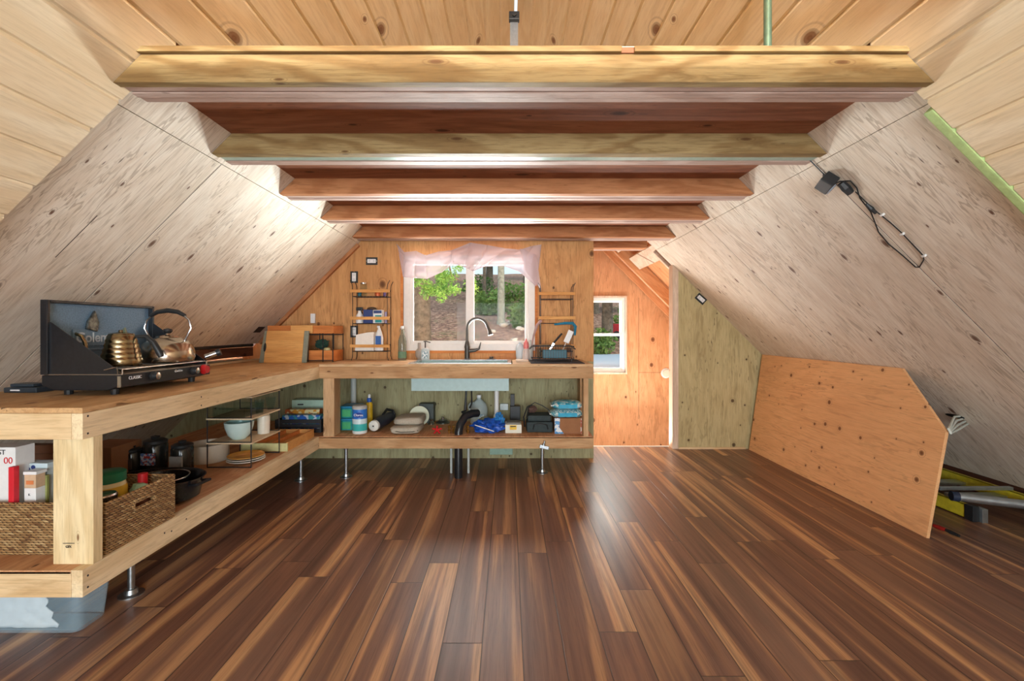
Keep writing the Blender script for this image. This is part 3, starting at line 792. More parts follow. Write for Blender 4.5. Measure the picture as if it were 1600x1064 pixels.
# spray bottle on middle tier
x = WX(562, yc); z = tier(1)
sp = thing('spray_bottle', 'white trigger spray bottle with black head on the middle tier', 'bottle', (x, yc, z))
MB().lathe([(.03, 0), (.033, .01), (.033, .06), (.014, .095), (.012, .11)], (x, yc, z), 18).obj('bottle_body', WHITEP, sp, smooth=True)
MB().box(x-.03, x+.028, yc-.012, yc+.012, z+.11, z+.14, bev=.006).obj('spray_head', BLACK, sp)
MB().tube([(x+.012, yc, z+.11), (x+.024, yc, z+.085)], .005, 6).obj('trigger', BLACK, sp)
b = MB().box(WX(569.5, yc), WX(584, yc), ry+.02, ry+.08, tier(1), tier(1)+.118, bev=.002).obj('carton', plain('navy card', (40, 58, 116), .5)); tag(b, 'navy blue carton on the middle tier', 'box')
b2 = thing('carton', 'white and navy carton right of the navy one on the middle tier', 'box', (WX(592, yc), yc, tier(1)))
MB().box(WX(584.6, yc), WX(599, yc), ry+.02, ry+.08, tier(1), tier(1)+.115, bev=.002).obj('carton_body', WHITEP, b2)
MB().box(WX(585.5, yc), WX(598, yc), ry+.018, ry+.0195, tier(1)+.085, tier(1)+.11).obj('print_band', plain('navy card', (40, 58, 116)), b2)
MB().box(WX(588, yc), WX(598, yc), ry+.018, ry+.0195, tier(1)+.005, tier(1)+.07).obj('print_band', TEALP, b2)
cyl('dark_bowl', 581, .045, .022, tier(1)+.12, plain('dark brown', (70, 60, 52), .5), 'dark bowl resting on the navy carton', 'bowl', prof=[(.045, 0), (.035, .016), (.012, .022)])
cyl('spice_tin', 603, .012, .1, tier(1), plain('lilac', (150, 140, 170), .4), 'lilac tube at the right end of the middle tier', 'tin', y=ry+.04)
# folded towels and cleaner on bottom tier
pt = thing('paper_towel', 'stack of white paper towels on the bottom tier of the left rack', 'paper towels', (WX(571, yc), yc, tier(2)))
zz = tier(2)
MB().prism([(WX(557, yc), zz), (WX(586, yc), zz), (WX(586, yc), zz+.165), (WX(575, yc), zz+.16), (WX(558.5, yc), zz+.14)], 1, ry+.01, ry+.1, bev=.006).obj('towel_stack', plain('paper', (232, 230, 222), .9, var=.03), pt)
x = WX(592.5, yc)
cb = thing('cleaner_bottle', 'white cleaner bottle with blue label on the bottom tier', 'bottle', (x, yc, zz))
MB().lathe([(.034, 0), (.038, .008), (.036, .11), (.024, .16), (.012, .19), (.012, .2)], (x, yc, zz), 20, sy=.7).obj('bottle_body', WHITEP, cb, smooth=True)
MB().box(x-.024, x+.024, yc-.031, yc-.026, zz+.05, zz+.13, bev=.003).obj('label', plain('blue label', (42, 92, 164), .4), cb)
MB().lathe([(.013, 0), (.013, .018), (.009, .02)], (x-.006, yc, zz+.2), 12).obj('cap', WHITEP, cb, smooth=True)

# ------------------------------------------------------------------ outlets
def outlet(M, label, group='electrical outlets'):
    o = thing('electrical_outlet', label, 'outlet', M.translation, group)
    a = MB(M); a.box(-.052, .052, -.034, .034, 0, .004, bev=.001); a.obj('box_rim', BLACK, o)
    a = MB(M); a.box(-.038, .038, -.018, .018, .004, .009, bev=.002); f = a.obj('receptacle', WHITEP, o)
    a = MB(M)
    for cx in (-.019, .019):
        for dy in (-.006, .006): a.box(cx-.005, cx+.005, dy-.001, dy+.001, .009, .0095)
    a.obj('slots', BLACK, f)
    a = MB(M)
    for cx in (-.045, .045): a.lathe([(.004, .004), (.004, .006)], M=Matrix.Translation((cx, 0, 0)), seg=8)
    a.obj('screws', CHROME, o)
def wallM(px, py, y, ang=0):
    return frame(W(px, py, y), (math.cos(R(ang)), 0, math.sin(R(ang))), (-math.sin(R(ang)), 0, math.cos(R(ang)))) 
outlet(wallM(581, 408, YW - .001), 'horizontal outlet high on the wall left of the window')
outlet(wallM(553.5, 433, YW - .001, 90), 'upright outlet just above the left wire rack')
outlet(wallM(553.5, 518, YW - .001, 90), 'upright outlet seen through the left wire rack')
outlet(wallM(1095, 467, YG - .001, -42), 'tilted outlet high on the greenish plywood wall')
p = slope_pt(405, 515, .002)
outlet(frame(p, (0, 1, 0), (-Q, 0, -Q)), 'outlet on the left slope above the bamboo cutting board')
sw = MB().box(WX(486, 4.09), WX(493, 4.09), 4.075, YW - .001, WZ(505, 4.09), WZ(490, 4.09), bev=.003).obj('wall_switch', WHITEP); tag(sw, 'white switch cover on the wall above the storage crate', 'switch')
v = thing('round_vent', 'round white vent cap on the landing wall', 'vent', (WX(1040.5, YO), YO - .02, WZ(583, YO)))
MM = frame((WX(1040.5, YO), YO - .001, WZ(583, YO)), (1, 0, 0), (0, 0, 1))
MB().lathe([(.066, 0), (.064, .008), (.05, .014), (.048, .01)], M=MM, seg=28).obj('rim', WHITEP, v, smooth=True)
MB().lathe([(.047, .008), (.046, .018), (0, .02)], M=MM, seg=24).obj('cap', CREAM, v, smooth=True)

# ------------------------------------------------------------------ sheer valance
top = [(620, 381), (632, 394), (650, 392), (665, 399), (685, 393), (705, 391), (735, 379), (762, 383), (790, 388), (812, 390), (832, 384), (846, 382)]
bot = [(624, 398), (630, 432), (650, 434), (668, 435), (690, 425), (708, 411), (726, 417), (739, 423), (757, 416), (788, 415), (812, 424), (838, 447)]
def pl(L, t):
    k = t * (len(L) - 1); i = min(int(k), len(L) - 2); f = k - i; f = f*f*(3-2*f)
    return (L[i][0]*(1-f)+L[i+1][0]*f, L[i][1]*(1-f)+L[i+1][1]*f)
def cur(u, v):
    a, b = pl(top, u), pl(bot, u)
    sag = 8 * math.sin(PI * v) * (mnoise.noise(Vector((u*9, 0, 3))) )
    px = a[0]*(1-v)+b[0]*v + sag; py = a[1]*(1-v)+b[1]*v
    y = 4.035 + .022*math.sin(u*46 + 3*v + 2*math.sin(u*11)) * (.35+v*.8) + .014*mnoise.noise(Vector((u*13, v*5, 0)))
    return W(px, py, y)
cu = thing('window_valance', 'sheer pink-white fabric draped across the top of the sink window', 'curtain', W(733, 420, 4.04))
MB().grid(cur, 150, 22).obj('drape', VOILE, cu, smooth=True)
MB().tube([cur(i/60, 1) for i in range(61)], .0035, 6).obj('hem', VOILE, cu, smooth=True)
MB().grid(lambda u, v: W(812 + 26*u + 8*v, 388 + 10*u + v*(34 + 22*u), 4.015 - .02*math.sin(u*7+v*2)), 24, 16).obj('end_swag', VOILE, cu, smooth=True)
for q in ((621, 382), (735, 380), (845, 383)):
    MB().lathe([(.004, 0), (.004, .03)], M=frame(W(q[0], q[1]+1, 4.09), (1, 0, 0), (0, 0, 1)), seg=8).obj('nail', CHROME, cu)

# ------------------------------------------------------------------ dish rack side
mt = MB().box(WX(829, 3.62), WX(912, 3.62), 3.56, 4.0, CT, CT + .006, bev=.002).obj('drying_mat', MATB); tag(mt, 'black drying mat under the dish rack at the counter end', 'mat')
dx0, dx1, dy0, dy1, dz = WX(832, 3.72), WX(896, 3.72), 3.68, 3.93, CT + .006
dr = thing('dish_rack', 'dark wire dish rack full of utensils on the black mat', 'dish rack', ((dx0+dx1)/2, 3.8, dz))
m = MB()
for z in (dz+.02, dz+.125):
    m.tube([(dx0, dy0, z), (dx1, dy0, z), (dx1, dy1, z), (dx0, dy1, z)], .004, 6, closed=True)
m.obj('frame', BLACK, dr)
m = MB()
for i in range(17):
    x = dx0 + (dx1-dx0)*i/16
    m.tube([(x, dy0, dz+.125), (x, dy0, dz+.02), (x, dy1, dz+.02), (x, dy1, dz+.125)], .0018, 5)
m.obj('wires', BLACK, dr)
for x in (dx0+.02, dx1-.02):
    MB().tube([(x, dy0, dz), (x, dy0, dz+.025)], .005, 6).obj('foot', BLACK, dr)
for s, x in ((-1, dx0), (1, dx1)):
    MB().tube([(x, dy0+.06, dz+.12), (x+s*.022, dy0+.07, dz+.1), (x+s*.022, dy1-.07, dz+.1), (x, dy1-.06, dz+.12)], .003, 6).obj('handle', BLACK, dr)
def rest(nm, mat, lab, cat, mb, group=None, smooth=True):
    return tag(mb.obj(nm, mat, smooth=smooth), lab, cat, group)
rest('food_container', TEALD, 'dark teal food container standing in the dish rack', 'container', MB().box(WX(848, 3.75), WX(886, 3.75), 3.74, 3.82, dz+.024, dz+.095, bev=.006), smooth=False)
rest('drinking_glass', GLS, 'clear drinking glass at the left of the dish rack', 'glass', MB().lathe([(.022, 0), (.027, .085), (.025, .085), (.02, .004)], (WX(843, 3.73), 3.73, dz+.023), 18))
rest('cup', CREAM, 'cream cup upside down in the dish rack', 'cup', MB().lathe([(.03, 0), (.026, .045), (.02, .055)], (WX(879, 3.88), 3.88, dz+.023), 18))
kn = thing('kitchen_knife', 'knife with black handle slanting out of the dish rack', 'knife', W(862, 550, 3.78))
A, B, C = W(852, 556, 3.8), W(865, 536, 3.8), W(878, 521, 3.8)
MB().prism([(A.x, A.z), (B.x+.012, B.z-.008), (B.x-.004, B.z+.006)], 1, 3.799, 3.8015).obj('blade', CHROME, kn)
MB().tube([B, (B+C)/2, C], [.008, .009, .008], 8).obj('handle', BLACK, kn, smooth=True)
sp = thing('spatula', 'white flat spatula standing upright in the dish rack', 'spatula', W(884, 545, 3.84))
P0, P1 = W(884, 536, 3.85), W(893, 516, 3.85)
MM = frame((P0+P1)/2, (P1-P0), (0, -1, 0))
a = MB(MM); a.box(-.055, .055, -.003, .003, -.024, .024, bev=.0025); a.obj('head', WHITEP, sp)
MB().tube([W(884, 536, 3.85), W(876, 555, 3.83)], .004, 8).obj('handle', WHITEP, sp)
rest('scrub_brush', plain('greyish rose brush', (170, 140, 136), .5), 'curved dish brush leaning at the left corner of the dish rack', 'brush', MB().tube([W(831, 540, 3.83), W(834, 524, 3.83), W(839, 508, 3.83), W(846, 500.5, 3.83)], [.006, .009, .012, .012], 10))
rest('rolled_cloth', plain('teal cloth', (44, 120, 150), .9, var=.2), 'teal cloth draped over the right corner of the empty rack', 'cloth', MB().tube([W(866, 507, 3.93), W(882, 505, 3.93), W(895, 505, 3.93), W(899, 510, 3.93), W(898, 524, 3.93)], [.008, .012, .014, .014, .009], 10))
pb = thing('dish_soap_bottle', 'pink-topped clear dish soap bottle left of the dish rack', 'bottle', (WX(822, 3.9), 3.9, CT+.014))
MB().lathe([(.03, 0), (.032, .01), (.028, .07), (.02, .09)], (WX(822, 3.9), 3.9, CT+.014), 18).obj('bottle_body', film('clear soap', (226, 214, 208), .6), pb, smooth=True)
MB().lathe([(.021, .09), (.024, .11), (.02, .14), (.01, .155), (.006, .175)], (WX(822, 3.9), 3.9, CT+.014), 18).obj('cap', PINKP, pb, smooth=True)
rest('soap_bottle', film('pale clear bottle', (214, 220, 214), .6), 'pale clear bottle between the pink-topped bottle and the dish rack', 'bottle', MB().lathe([(.02, 0), (.022, .12), (.01, .15), (.01, .17)], (WX(829, 3.96), 3.96, CT+.0065), 16))
rest('sponge_tray', plain('pale tray', (212, 196, 176), .6), 'pale tray under the dish soap beside the sink', 'tray', MB().box(WX(806, 3.9), WX(826.5, 3.7), 3.76, 3.95, CT, CT+.013, bev=.003), smooth=False)
rest('glass_flask', film('blue white jug', (206, 222, 232), .8), 'white-blue jug in the lower right corner of the window', 'jug', MB().lathe([(.034, 0), (.04, .03), (.04, .1), (.026, .13), (.014, .14), (.014, .15)], (WX(813, 4.03), 4.045, CT+.002), 18))

# ------------------------------------------------------------------ under the far counter
def onshelf(px, py): Y = (EYE - SH) * F / (py - 515); return WX(px, Y), Y
x, y = -1.30, 3.78
for i, (lab, z) in enumerate((('lower teal storage tub with green label under the counter', 0), ('upper teal storage tub stacked on the lower one', .1))):
    t_ = thing('storage_tub', lab, 'tub', (x, y, SH+z))
    MB().box(x-.065, x+.065, y-.08, y+.08, SH+z, SH+z+.08, bev=.008).obj('tub_body', TEALP, t_)
    MB().box(x-.072, x+.072, y-.087, y+.087, SH+z+.081, SH+z+.097, bev=.005).obj('lid', plain('blue-teal lid', (40, 130, 170), .35), t_)
    MB().box(x-.05, x+.02, y-.083, y-.081, SH+z+.012, SH+z+.068).obj('label', plain('green label', (70, 170, 110), .5), t_)
x, y = WX(561, 3.60), 3.62
ca = thing('wipes_canister', 'blue, white and teal disinfecting wipes canister with a white oval logo', 'canister', (x, y, SH))
WIPE = labelled('wipes wrap', [(0, (220, 232, 230)), (.02, (60, 178, 176)), (.075, (204, 226, 232)), (.115, (44, 112, 196)), (.19, (170, 190, 196))])
MB().lathe([(.054, 0), (.057, .006), (.057, .192), (.055, .195)], (x, y, SH), 32).obj('canister_body', WIPE, ca, smooth=True)
MB().lathe([(.058, .195), (.058, .212), (.05, .22), (.0, .222)], (x, y, SH), 32).obj('lid', plain('grey lid', (176, 176, 172), .4), ca, smooth=True)
a = MB(); a.lathe([(.036, 0), (.036, .002)], M=frame((x+.008, y-.0572, SH+.150), (1, 0, 0), (0, 0, 1)), seg=28, sy=.55); lg = a.obj('logo_oval', plain('deep blue', (24, 60, 150), .4), ca)
text('Clorox', .025, face_at((x+.008, y-.0598, SH+.150)), WINK, ca, bold=.0004)
x, y = WX(576, 3.82), 3.84
yb_ = thing('cleaner_bottle', 'slim yellow cleaner bottle with blue neck behind the wipes canister', 'bottle', (x, y, SH))
MB().lathe([(.026, 0), (.029, .01), (.027, .19), (.018, .21)], (x, y, SH), 18).obj('bottle_body', YEL, yb_, smooth=True)
MB().lathe([(.019, .21), (.019, .24), (.012, .245)], (x, y, SH), 16).obj('neck', BLUEB, yb_, smooth=True)
MB().lathe([(.011, .245), (.011, .27), (.005, .275)], (x, y, SH), 12).obj('cap', WHITEP, yb_, smooth=True)
A = Vector((WX(582, 3.60), 3.62, SH+.052)); B = Vector((WX(612, 3.98), 3.96, SH+.07)); D = (B-A).normalized()
fl = thing('hand_vacuum', 'black cylindrical handheld vacuum with white round end lying on the shelf', 'vacuum', (A.x, A.y, SH))
MB().tube([A+D*.03, A+D*.1, A+D*.25, B], [.038, .048, .050, .042], 18).obj('body', plain('dark slate plastic', (46, 52, 66), .35), fl, smooth=True)
MB().tube([A, A+D*.006, A+D*.028], [.030, .042, .044], 18).obj('end_cap', plain('pale end cap', (214, 216, 210), .5), fl, smooth=True)
MB().tube([A-D*.002, A], [.006, .006], 10).obj('button', BLACK, fl)
MB().tube([A+D*.18+Vector((0, 0, .05)), A+D*.26+Vector((0, 0, .075)), B+Vector((.02, -.02, .05)), B+Vector((.04, -.03, .015))], .011, 10).obj('grip', BLACK, fl, smooth=True)
# folded canvas
x0, x1 = WX(608, 3.56), WX(655, 3.56)
fc = thing('canvas_bag', 'folded tan canvas bag lying on the shelf beside the hand vacuum', 'bag', ((x0+x1)/2, 3.66, SH))
def cvb(z0, z1, sh, yy0, yy1, seed):
    m = MB(); a = MB(); g = bmesh.ops.create_icosphere(m.bm, subdivisions=4, radius=1)
    c_ = Vector(((x0+x1)/2+sh, (yy0+yy1)/2, SH+(z0+z1)/2)); r_ = ((x1-x0)/2, (yy1-yy0)/2, (z1-z0)/2)
    for v in g['verts']:
        d = v.co.copy(); q = [math.copysign(abs(t)**.45, t) for t in d]
        k = 1 + .05*mnoise.noise(d*2.2+Vector((seed, 0, 0)))
        slope = 1 - .35*max(0, -q[0])*(1 if q[2] > 0 else 0)
        v.co = c_ + Vector((q[0]*r_[0]*k, q[1]*r_[1]*k, q[2]*r_[2]*slope*(k if q[2] > 0 else 1)))
    a.bm.free(); return m
cvb(.0, .062, 0, 3.54, 3.84, 1).obj('lower_fold', TAN, fc, smooth=True)
cvb(.058, .122, .012, 3.60, 3.86, 2).obj('upper_fold', TAN, fc, smooth=True)
MB().tube([(x0+.02, 3.56, SH+.028), (x0+.1, 3.535, SH+.022), (x1-.05, 3.54, SH+.024), (x1-.012, 3.57, SH+.03)], .004, 6).obj('edge_binding', plain('dark binding', (90, 84, 76), .9), fc)
P = W(655, 650, 3.92)
pl_ = rest('paper_plate', plain('pale cream plate', (226, 230, 206), .6, var=.03), 'round cream plate standing on edge behind the canvas bag', 'plate', MB().lathe([(.0, 0), (.06, .002), (.084, .012), (.085, .015), (.06, .005), (0, .003)], M=Matrix.Translation(P) @ Matrix.Rotation(R(8), 4, 'Z') @ Matrix.Rotation(R(78), 4, 'X'), seg=36))
rest('toolbox', plain('dark green-grey box', (72, 80, 78), .6), 'dark grey box in shadow behind the round plate', 'box', MB().box(WX(655, 4.0), WX(678, 4.0), 3.98, 4.08, SH, SH+.17, bev=.005), smooth=False)
rest('spigot', CHROME, 'chrome fitting beside the dark box near the wall', 'fitting', MB().lathe([(.03, 0), (.02, .02), (.012, .03), (.018, .045), (.0, .05)], (WX(674, 3.95), 3.95, SH), 14))
dp = thing('drain_strainer', 'round metal sink strainer lying near the wall', 'strainer', (WX(692, 4.0), 4.0, SH))
MB().lathe([(.062, 0), (.062, .006), (.04, .02), (.035, .028)], (WX(692, 4.0), 4.0, SH), 24).obj('dish', plain('dull steel', (110, 116, 112), .35, metal=.9), dp, smooth=True)
MB().lathe([(.01, .028), (.01, .05), (.016, .055), (0, .062)], (WX(692, 4.0), 4.0, SH), 12).obj('knob', CHROME, dp, smooth=True)
x, y = onshelf(682, 680); y += .03
rv = thing('red_valve', 'red star-shaped valve handle on the front of the shelf', 'valve', (x, y, SH))
a = MB()
for k in range(5):
    an = R(90 + 72*k); c = Vector((x, y, SH+.035)); a.tube([c, c+Vector((math.cos(an)*.04, .0, math.sin(an)*.034))], [.009, .006], 6)
a.obj('handle', RED, rv)
MB().tube([(x, y+.005, SH+.035), (x, y+.05, SH+.02)], .008, 8).obj('stem', BRASSF, rv)
for px, lb in ((702, 'left brass supply fitting in front of the black drain elbow'), (708.5, 'second brass supply fitting just left of the black drain elbow'), (731, 'brass supply fitting right of the black drain elbow')):
    x, y = onshelf(px, 677)
    f_ = rest('brass_fitting', BRASSF, lb, 'fitting', MB().lathe([(.008, 0), (.008, .012), (.014, .014), (.014, .026), (.007, .03), (.007, .04), (.012, .043), (.012, .06), (.005, .065)], (x, y, SH), 8), 'brass supply fittings')
x, y = onshelf(716, 679.5)
y += .02
rest('drain_pipe', BLACKG, 'thick black drain pipe curving up from the shelf under the sink', 'pipe', MB().tube([(x, y, .0), (x, y, SH+.02), (x+.01, y+.02, SH+.07), (x+.045, y+.06, SH+.13), (x+.1, y+.1, SH+.145), (x+.14, y+.14, SH+.14)], .032, 18))
x2 = WX(736, 3.8)
rest('sink_hose', BLACK, 'thin black hose dropping from the sink to the drain elbow', 'hose', MB().tube([(x2, 3.84, WZ(610, 3.6)), (x2+.004, 3.83, SH+.2), (x2-.012, 3.80, SH+.165)], .007, 8))
rest('sink_hose', plain('braided black hose', (52, 54, 56), .4, vs=300), 'thicker black hose hanging from faucet behind the drain elbow', 'hose', MB().tube([(WX(729, 3.9), 3.9, WZ(610, 3.6)), (WX(728, 3.9), 3.9, SH+.24), (WX(727, 3.88), 3.88, SH+.13), (WX(722, 3.85), 3.85, SH+.12)], [.009, .009, .014, .012], 10))
for px, lb in ((705, 'left grey supply pipe between shelf and floor'), (732, 'right grey supply pipe between shelf and floor')):
    rest('supply_pipe', PVC, lb, 'pipe', MB().tube([(WX(px, 3.68), 3.68, 0), (WX(px, 3.68), 3.68, SH-.013)], .010, 12), 'grey supply pipes')
rest('wall_pipe', PVC, 'grey vertical pipe on the wall behind the teal tubs', 'pipe', MB().tube([(WX(552.5, 4.06), 4.06, SH+.002), (WX(552.5, 4.06), 4.06, CT-.02)], .024, 16))
x = WX(776, 3.84)
tp = thing('sink_tailpiece', 'white plastic drain pipe under the basin', 'pipe', (x, 3.84, SH))
MB().tube([(x, 3.84, WZ(611, 3.6)), (x, 3.84, SH+.09)], .019, 16).obj('pipe', WHITEP, tp, smooth=True)
MB().lathe([(.027, 0), (.027, .02), (.022, .026)], (x, 3.84, SH+.08), 16).obj('slip_nut', WHITEP, tp, smooth=True)
MB().tube([(x, 3.84, SH+.085), (x, 3.86, SH+.03), (x, 3.92, SH+.022), (x, 3.98, SH+.06), (x, 4.05, SH+.10)], .019, 14).obj('trap', WHITEP, tp, smooth=True)
rest('wall_valve', plain('white valve body', (214, 226, 226), .4), 'white shutoff box on the wall right of the drain pipe', 'valve', MB().box(WX(781, 4.05), WX(794, 4.05), 4.05, 4.097, WZ(641, 4.05), WZ(631, 4.05), bev=.004), smooth=False)
# jug
x, y = WX(748.5, 3.98), 3.98
jg = thing('plastic_jug', 'cloudy plastic gallon jug with printed label behind the blue bag', 'jug', (x, y, SH))
MB().lathe([(.068, 0), (.075, .01), (.075, .13), (.066, .165), (.03, .205), (.018, .215), (.018, .235)], (x, y, SH), 24, sy=.9).obj('jug_body', JUG, jg, smooth=True)
MB().lathe([(.021, .228), (.021, .25), (0, .251)], (x, y, SH), 16).obj('cap', WHITEP, jg, smooth=True)
MB().tube(arc((x-.05, y-.02, SH+.145), .036, 70, 250, 8), .011, 8).obj('handle', JUG, jg, smooth=True)
MB().box(x-.005, x+.05, y-.0705, y-.066, SH+.05, SH+.09, bev=.001).obj('label', print_mat('jug label', (210, 224, 226), [(120, 160, 180)], 140), jg)
rest('foam_pad', plain('grey-green pad', (150, 164, 140), .8), 'grey-green pad in front of the gallon jug', 'pad', MB().blob((WX(757, 3.82), 3.82, SH+.045), (.055, .04, .045), 4, .1, 3, flat=-.044))
# blue bag
bb = thing('plastic_bag', 'crumpled bright blue plastic bag with white stripe under the sink', 'bag', (WX(764, 3.62), 3.64, SH))
BLB = plain('blue film', (34, 84, 178), .25, var=.45, vs=25, bump=1)
MB().blob((WX(762, 3.62), 3.64, SH+.05), (.115, .075, .052), 5, .3, 4, 3, flat=-.05).obj('bag_body', BLB, bb, smooth=True)
MB().blob((WX(780, 3.66), 3.68, SH+.085), (.04, .04, .06), 6, .4, 3, 3).obj('bag_neck', plain('light blue film', (52, 128, 196), .25, var=.4, vs=25, bump=1), bb, smooth=True)
MB().tube([W(742, 664, 3.565), W(757, 669, 3.545), W(772, 674, 3.55)], [.003, .005, .003], 6).obj('stripe', WHITEP, bb)
# white box with yellow label, carton, charger
x0, x1 = WX(789.5, 3.6), WX(815, 3.6); zt_ = WZ(663.5, 3.6)
wb = thing('white_box', 'white box with yellow and black label beside the blue bag', 'box', ((x0+x1)/2, 3.66, SH))
MB().box(x0, x1, 3.6, 3.74, SH, zt_, bev=.003).obj('box_body', plain('white card', (222, 224, 210), .6, var=.04), wb)
MB().box(x0+.035, x1-.04, 3.5975, 3.5995, SH+.028, zt_-.004).obj('yellow_label', YEL, wb)
MB().box(x0+.04, x1-.045, 3.5965, 3.5974, zt_-.018, zt_-.010).obj('black_print', INK, wb)
MB().box(x0+.01, x1-.01, 3.62, 3.73, zt_, zt_+.012, bev=.004).obj('grey_item_top', plain('grey print', (120, 122, 116), .6), wb)
bc = thing('battery_charger', 'black upright charger or battery dock on the shelf behind the white box', 'charger', (WX(804, 3.95), 3.95, SH))
MB().box(WX(797, 3.95), WX(813, 3.95), 3.92, 4.0, SH, WZ(634, 3.95), bev=.004).obj('body', BLACK, bc)
MB().box(WX(797.5, 3.95), WX(804, 3.95), 3.94, 3.98, WZ(634, 3.95), WZ(616, 3.95), bev=.003).obj('tower', BLACK, bc)
# black tool bag
x0, x1 = WX(823, 3.62), WX(864, 3.62)
tb = thing('tool_bag', 'dark grey-green tool bag with black handles and cables', 'bag', ((x0+x1)/2, 3.7, SH))
TB = plain('dark green-grey fabric', (48, 60, 62), .75, var=.2, bump=.5)
MB().box(x0, x1, 3.62, 3.80, SH, SH+.085, bev=.016).obj('bag_body', TB, tb)
MB().box(x0+.008, x1-.012, 3.63, 3.80, SH+.087, SH+.135, bev=.014).obj('bag_top', TB, tb)
MB().tube([(x0+.05, 3.615, SH+.03), (x0+.06, 3.608, SH+.065), ((x0+x1)/2, 3.604, SH+.075), (x1-.05, 3.608, SH+.065), (x1-.04, 3.615, SH+.03)], .005, 8).obj('front_handle', BLACK, tb)
MB().tube([(x0, 3.7, SH+.1), (x0+.02, 3.72, SH+.19), (x0+.07, 3.72, SH+.225), (x0+.13, 3.72, SH+.2), (x1-.03, 3.72, SH+.17), (x1, 3.7, SH+.12)], .004, 8).obj('strap', BLACK, tb, smooth=True)
MB().tube([(x0-.012, 3.75, SH+.02), (x0-.02, 3.75, SH+.1), (x0+.01, 3.76, SH+.18), (x0+.05, 3.76, SH+.2)], .006, 8).obj('cable', BLACK, tb, smooth=True)
MB().blob((x0+.05, 3.76, SH+.16), (.035, .03, .035), 8, .3, 2).obj('brown_pouch', plain('brown pouch', (92, 68, 60), .8), tb, smooth=True)
# carton with two turquoise packs
x0, x1 = WX(867, 3.58), WX(911.5, 3.58); zt_ = WZ(653.5, 3.58)
bx = thing('cardboard_carton', 'brown carton with torn blue and white wrapping at its corners', 'box', ((x0+x1)/2, 3.7, SH))
MB().box(x0, x1, 3.58, 3.80, SH, zt_, bev=.002).obj('carton_body', CARD, bx)
MB().prism([(x0-.002, SH+.002), (x0+.07, SH+.002), (x0+.035, SH+.05), (x0+.04, zt_+.001), (x0-.002, zt_+.001)], 1, 3.576, 3.5795).obj('torn_wrapping', print_mat('blue white wrap', (226, 234, 238), [(70, 150, 210)], 60), bx)
MB().box(x1-.022, x1+.001, 3.576, 3.5795, SH+.002, zt_).obj('torn_wrapping', print_mat('white wrap strip', (230, 228, 222), [(190, 90, 60)], 60), bx)
def pack(px0, px1, py0, py1, seed, lab, mat):
    a, b = W(px0, py1, 3.62), W(px1, py0, 3.62); c = (a+b)/2
    p_ = thing('wipes_pack', lab, 'wipes pack', (c.x, 3.68, a.z), 'turquoise wipes packs on the carton')
    m = MB(); hx, hz = (b.x-a.x)/2, (b.z-a.z)/2
    def f(u, v):
        U, V = (u-.5)*2, v*2*PI
        e = (1-abs(U)**4)**.5
        return Vector((c.x+hx*U, 3.69-.1*math.cos(V)*(.55+.45*e), c.z+hz*math.sin(V)*max(e, .06)+.004*mnoise.noise(Vector((U*4, V, seed)))))
    m.grid(f, 26, 24); m.obj('pack_body', mat, p_, smooth=True)
    for s in (-1, 1): MB().box(c.x+s*hx-.006, c.x+s*hx+.006, 3.62, 3.76, c.z-.004, c.z+.004).obj('crimped_end', WHITEP, p_)
    MB().box(c.x-hx*.55, c.x+hx*.6, 3.588, 3.5905, c.z-hz*.45, c.z+hz*.4).obj('label', plain('cyan print', (30, 160, 196), .4), p_)
pack(860, 911, 640, 654, 1, 'lower pack of wipes with speckled print lying on the brown carton', print_mat('speckled wrap', (180, 214, 216), [(60, 160, 180), (220, 230, 226)], 110))
pack(862, 911, 627, 641, 2, 'upper turquoise pack of wipes on top of the speckled pack', print_mat('turquoise wrap', (120, 200, 214), [(24, 156, 190), (214, 230, 230)], 50))
rest('junction_box', plain('grey green duct', (126, 156, 140), .5), 'grey-green junction box hung beneath the far shelf', 'box', MB().box(WX(765, 3.6), WX(801, 3.6), 3.60, 3.75, WZ(710.5, 3.6), SH-.0125, bev=.003), smooth=False)
# ------------------------------------------------------------------ camp stove
yS0, yS1, xF, xK = 1.83, 2.385, -1.565, -1.865     # near side, far side, front, back
zb = CT + .022; zt = CT + .083
st = thing('camp_stove', 'black two-burner camp stove with its blue-black lid open, on the left counter', 'camp stove', ((xF+xK)/2, (yS0+yS1)/2, CT))
MB().prism([(xF, zt), (xF, zb+.018), (xF-.05, zb), (xK+.04, zb), (xK-.012, zb+.02), (xK-.012, zt)], 1, yS0, yS1, bev=.004).obj('body', BLACKG, st)
for x in (xF-.06, xK+.05):
    for y in (yS0+.05, yS1-.05): MB().lathe([(.014, 0), (.016, .023)], (x, y, CT), 10).obj('foot', BLACK, st)
MB().box(xF-.002, xF+.004, yS0+.004, yS1-.004, zb+.012, zt+.001, bev=.001).obj('front_panel', BLACKG, st)
MB().box(xF-.006, xF+.0045, yS0-.001, yS0+.004, zb+.012, zt-.004).obj('corner_trim', CHROME, st)
MB().box(xK-.008, xF-.005, yS0+.006, yS1-.006, zt, zt+.004, bev=.001).obj('drip_tray', plain('worn tray steel', (150, 138, 124), .4, metal=.8), st)
for yk, mt, r in ((2.00, BLACK, .017), (2.255, BLACK, .017), (2.33, RED, .021)):
    k = MB().lathe([(r*1.2, 0), (r*1.2, .006), (r, .008), (r*.9, .022)], M=frame((xF+.004, yk, zb+.042), (0, 1, 0), (0, 0, 1)), seg=20).obj('knob', mt, st, smooth=True)
    if mt is BLACK: MB().lathe([(r*.85, .022), (r*.85, .025), (r*.3, .027)], M=frame((xF+.004, yk, zb+.042), (0, 1, 0), (0, 0, 1)), seg=18).obj('knob_cap', CHROME, k, smooth=True)
text('CLASSIC', .018, side_at((xF+.0045, 1.905, zb+.045)), WINK, st)
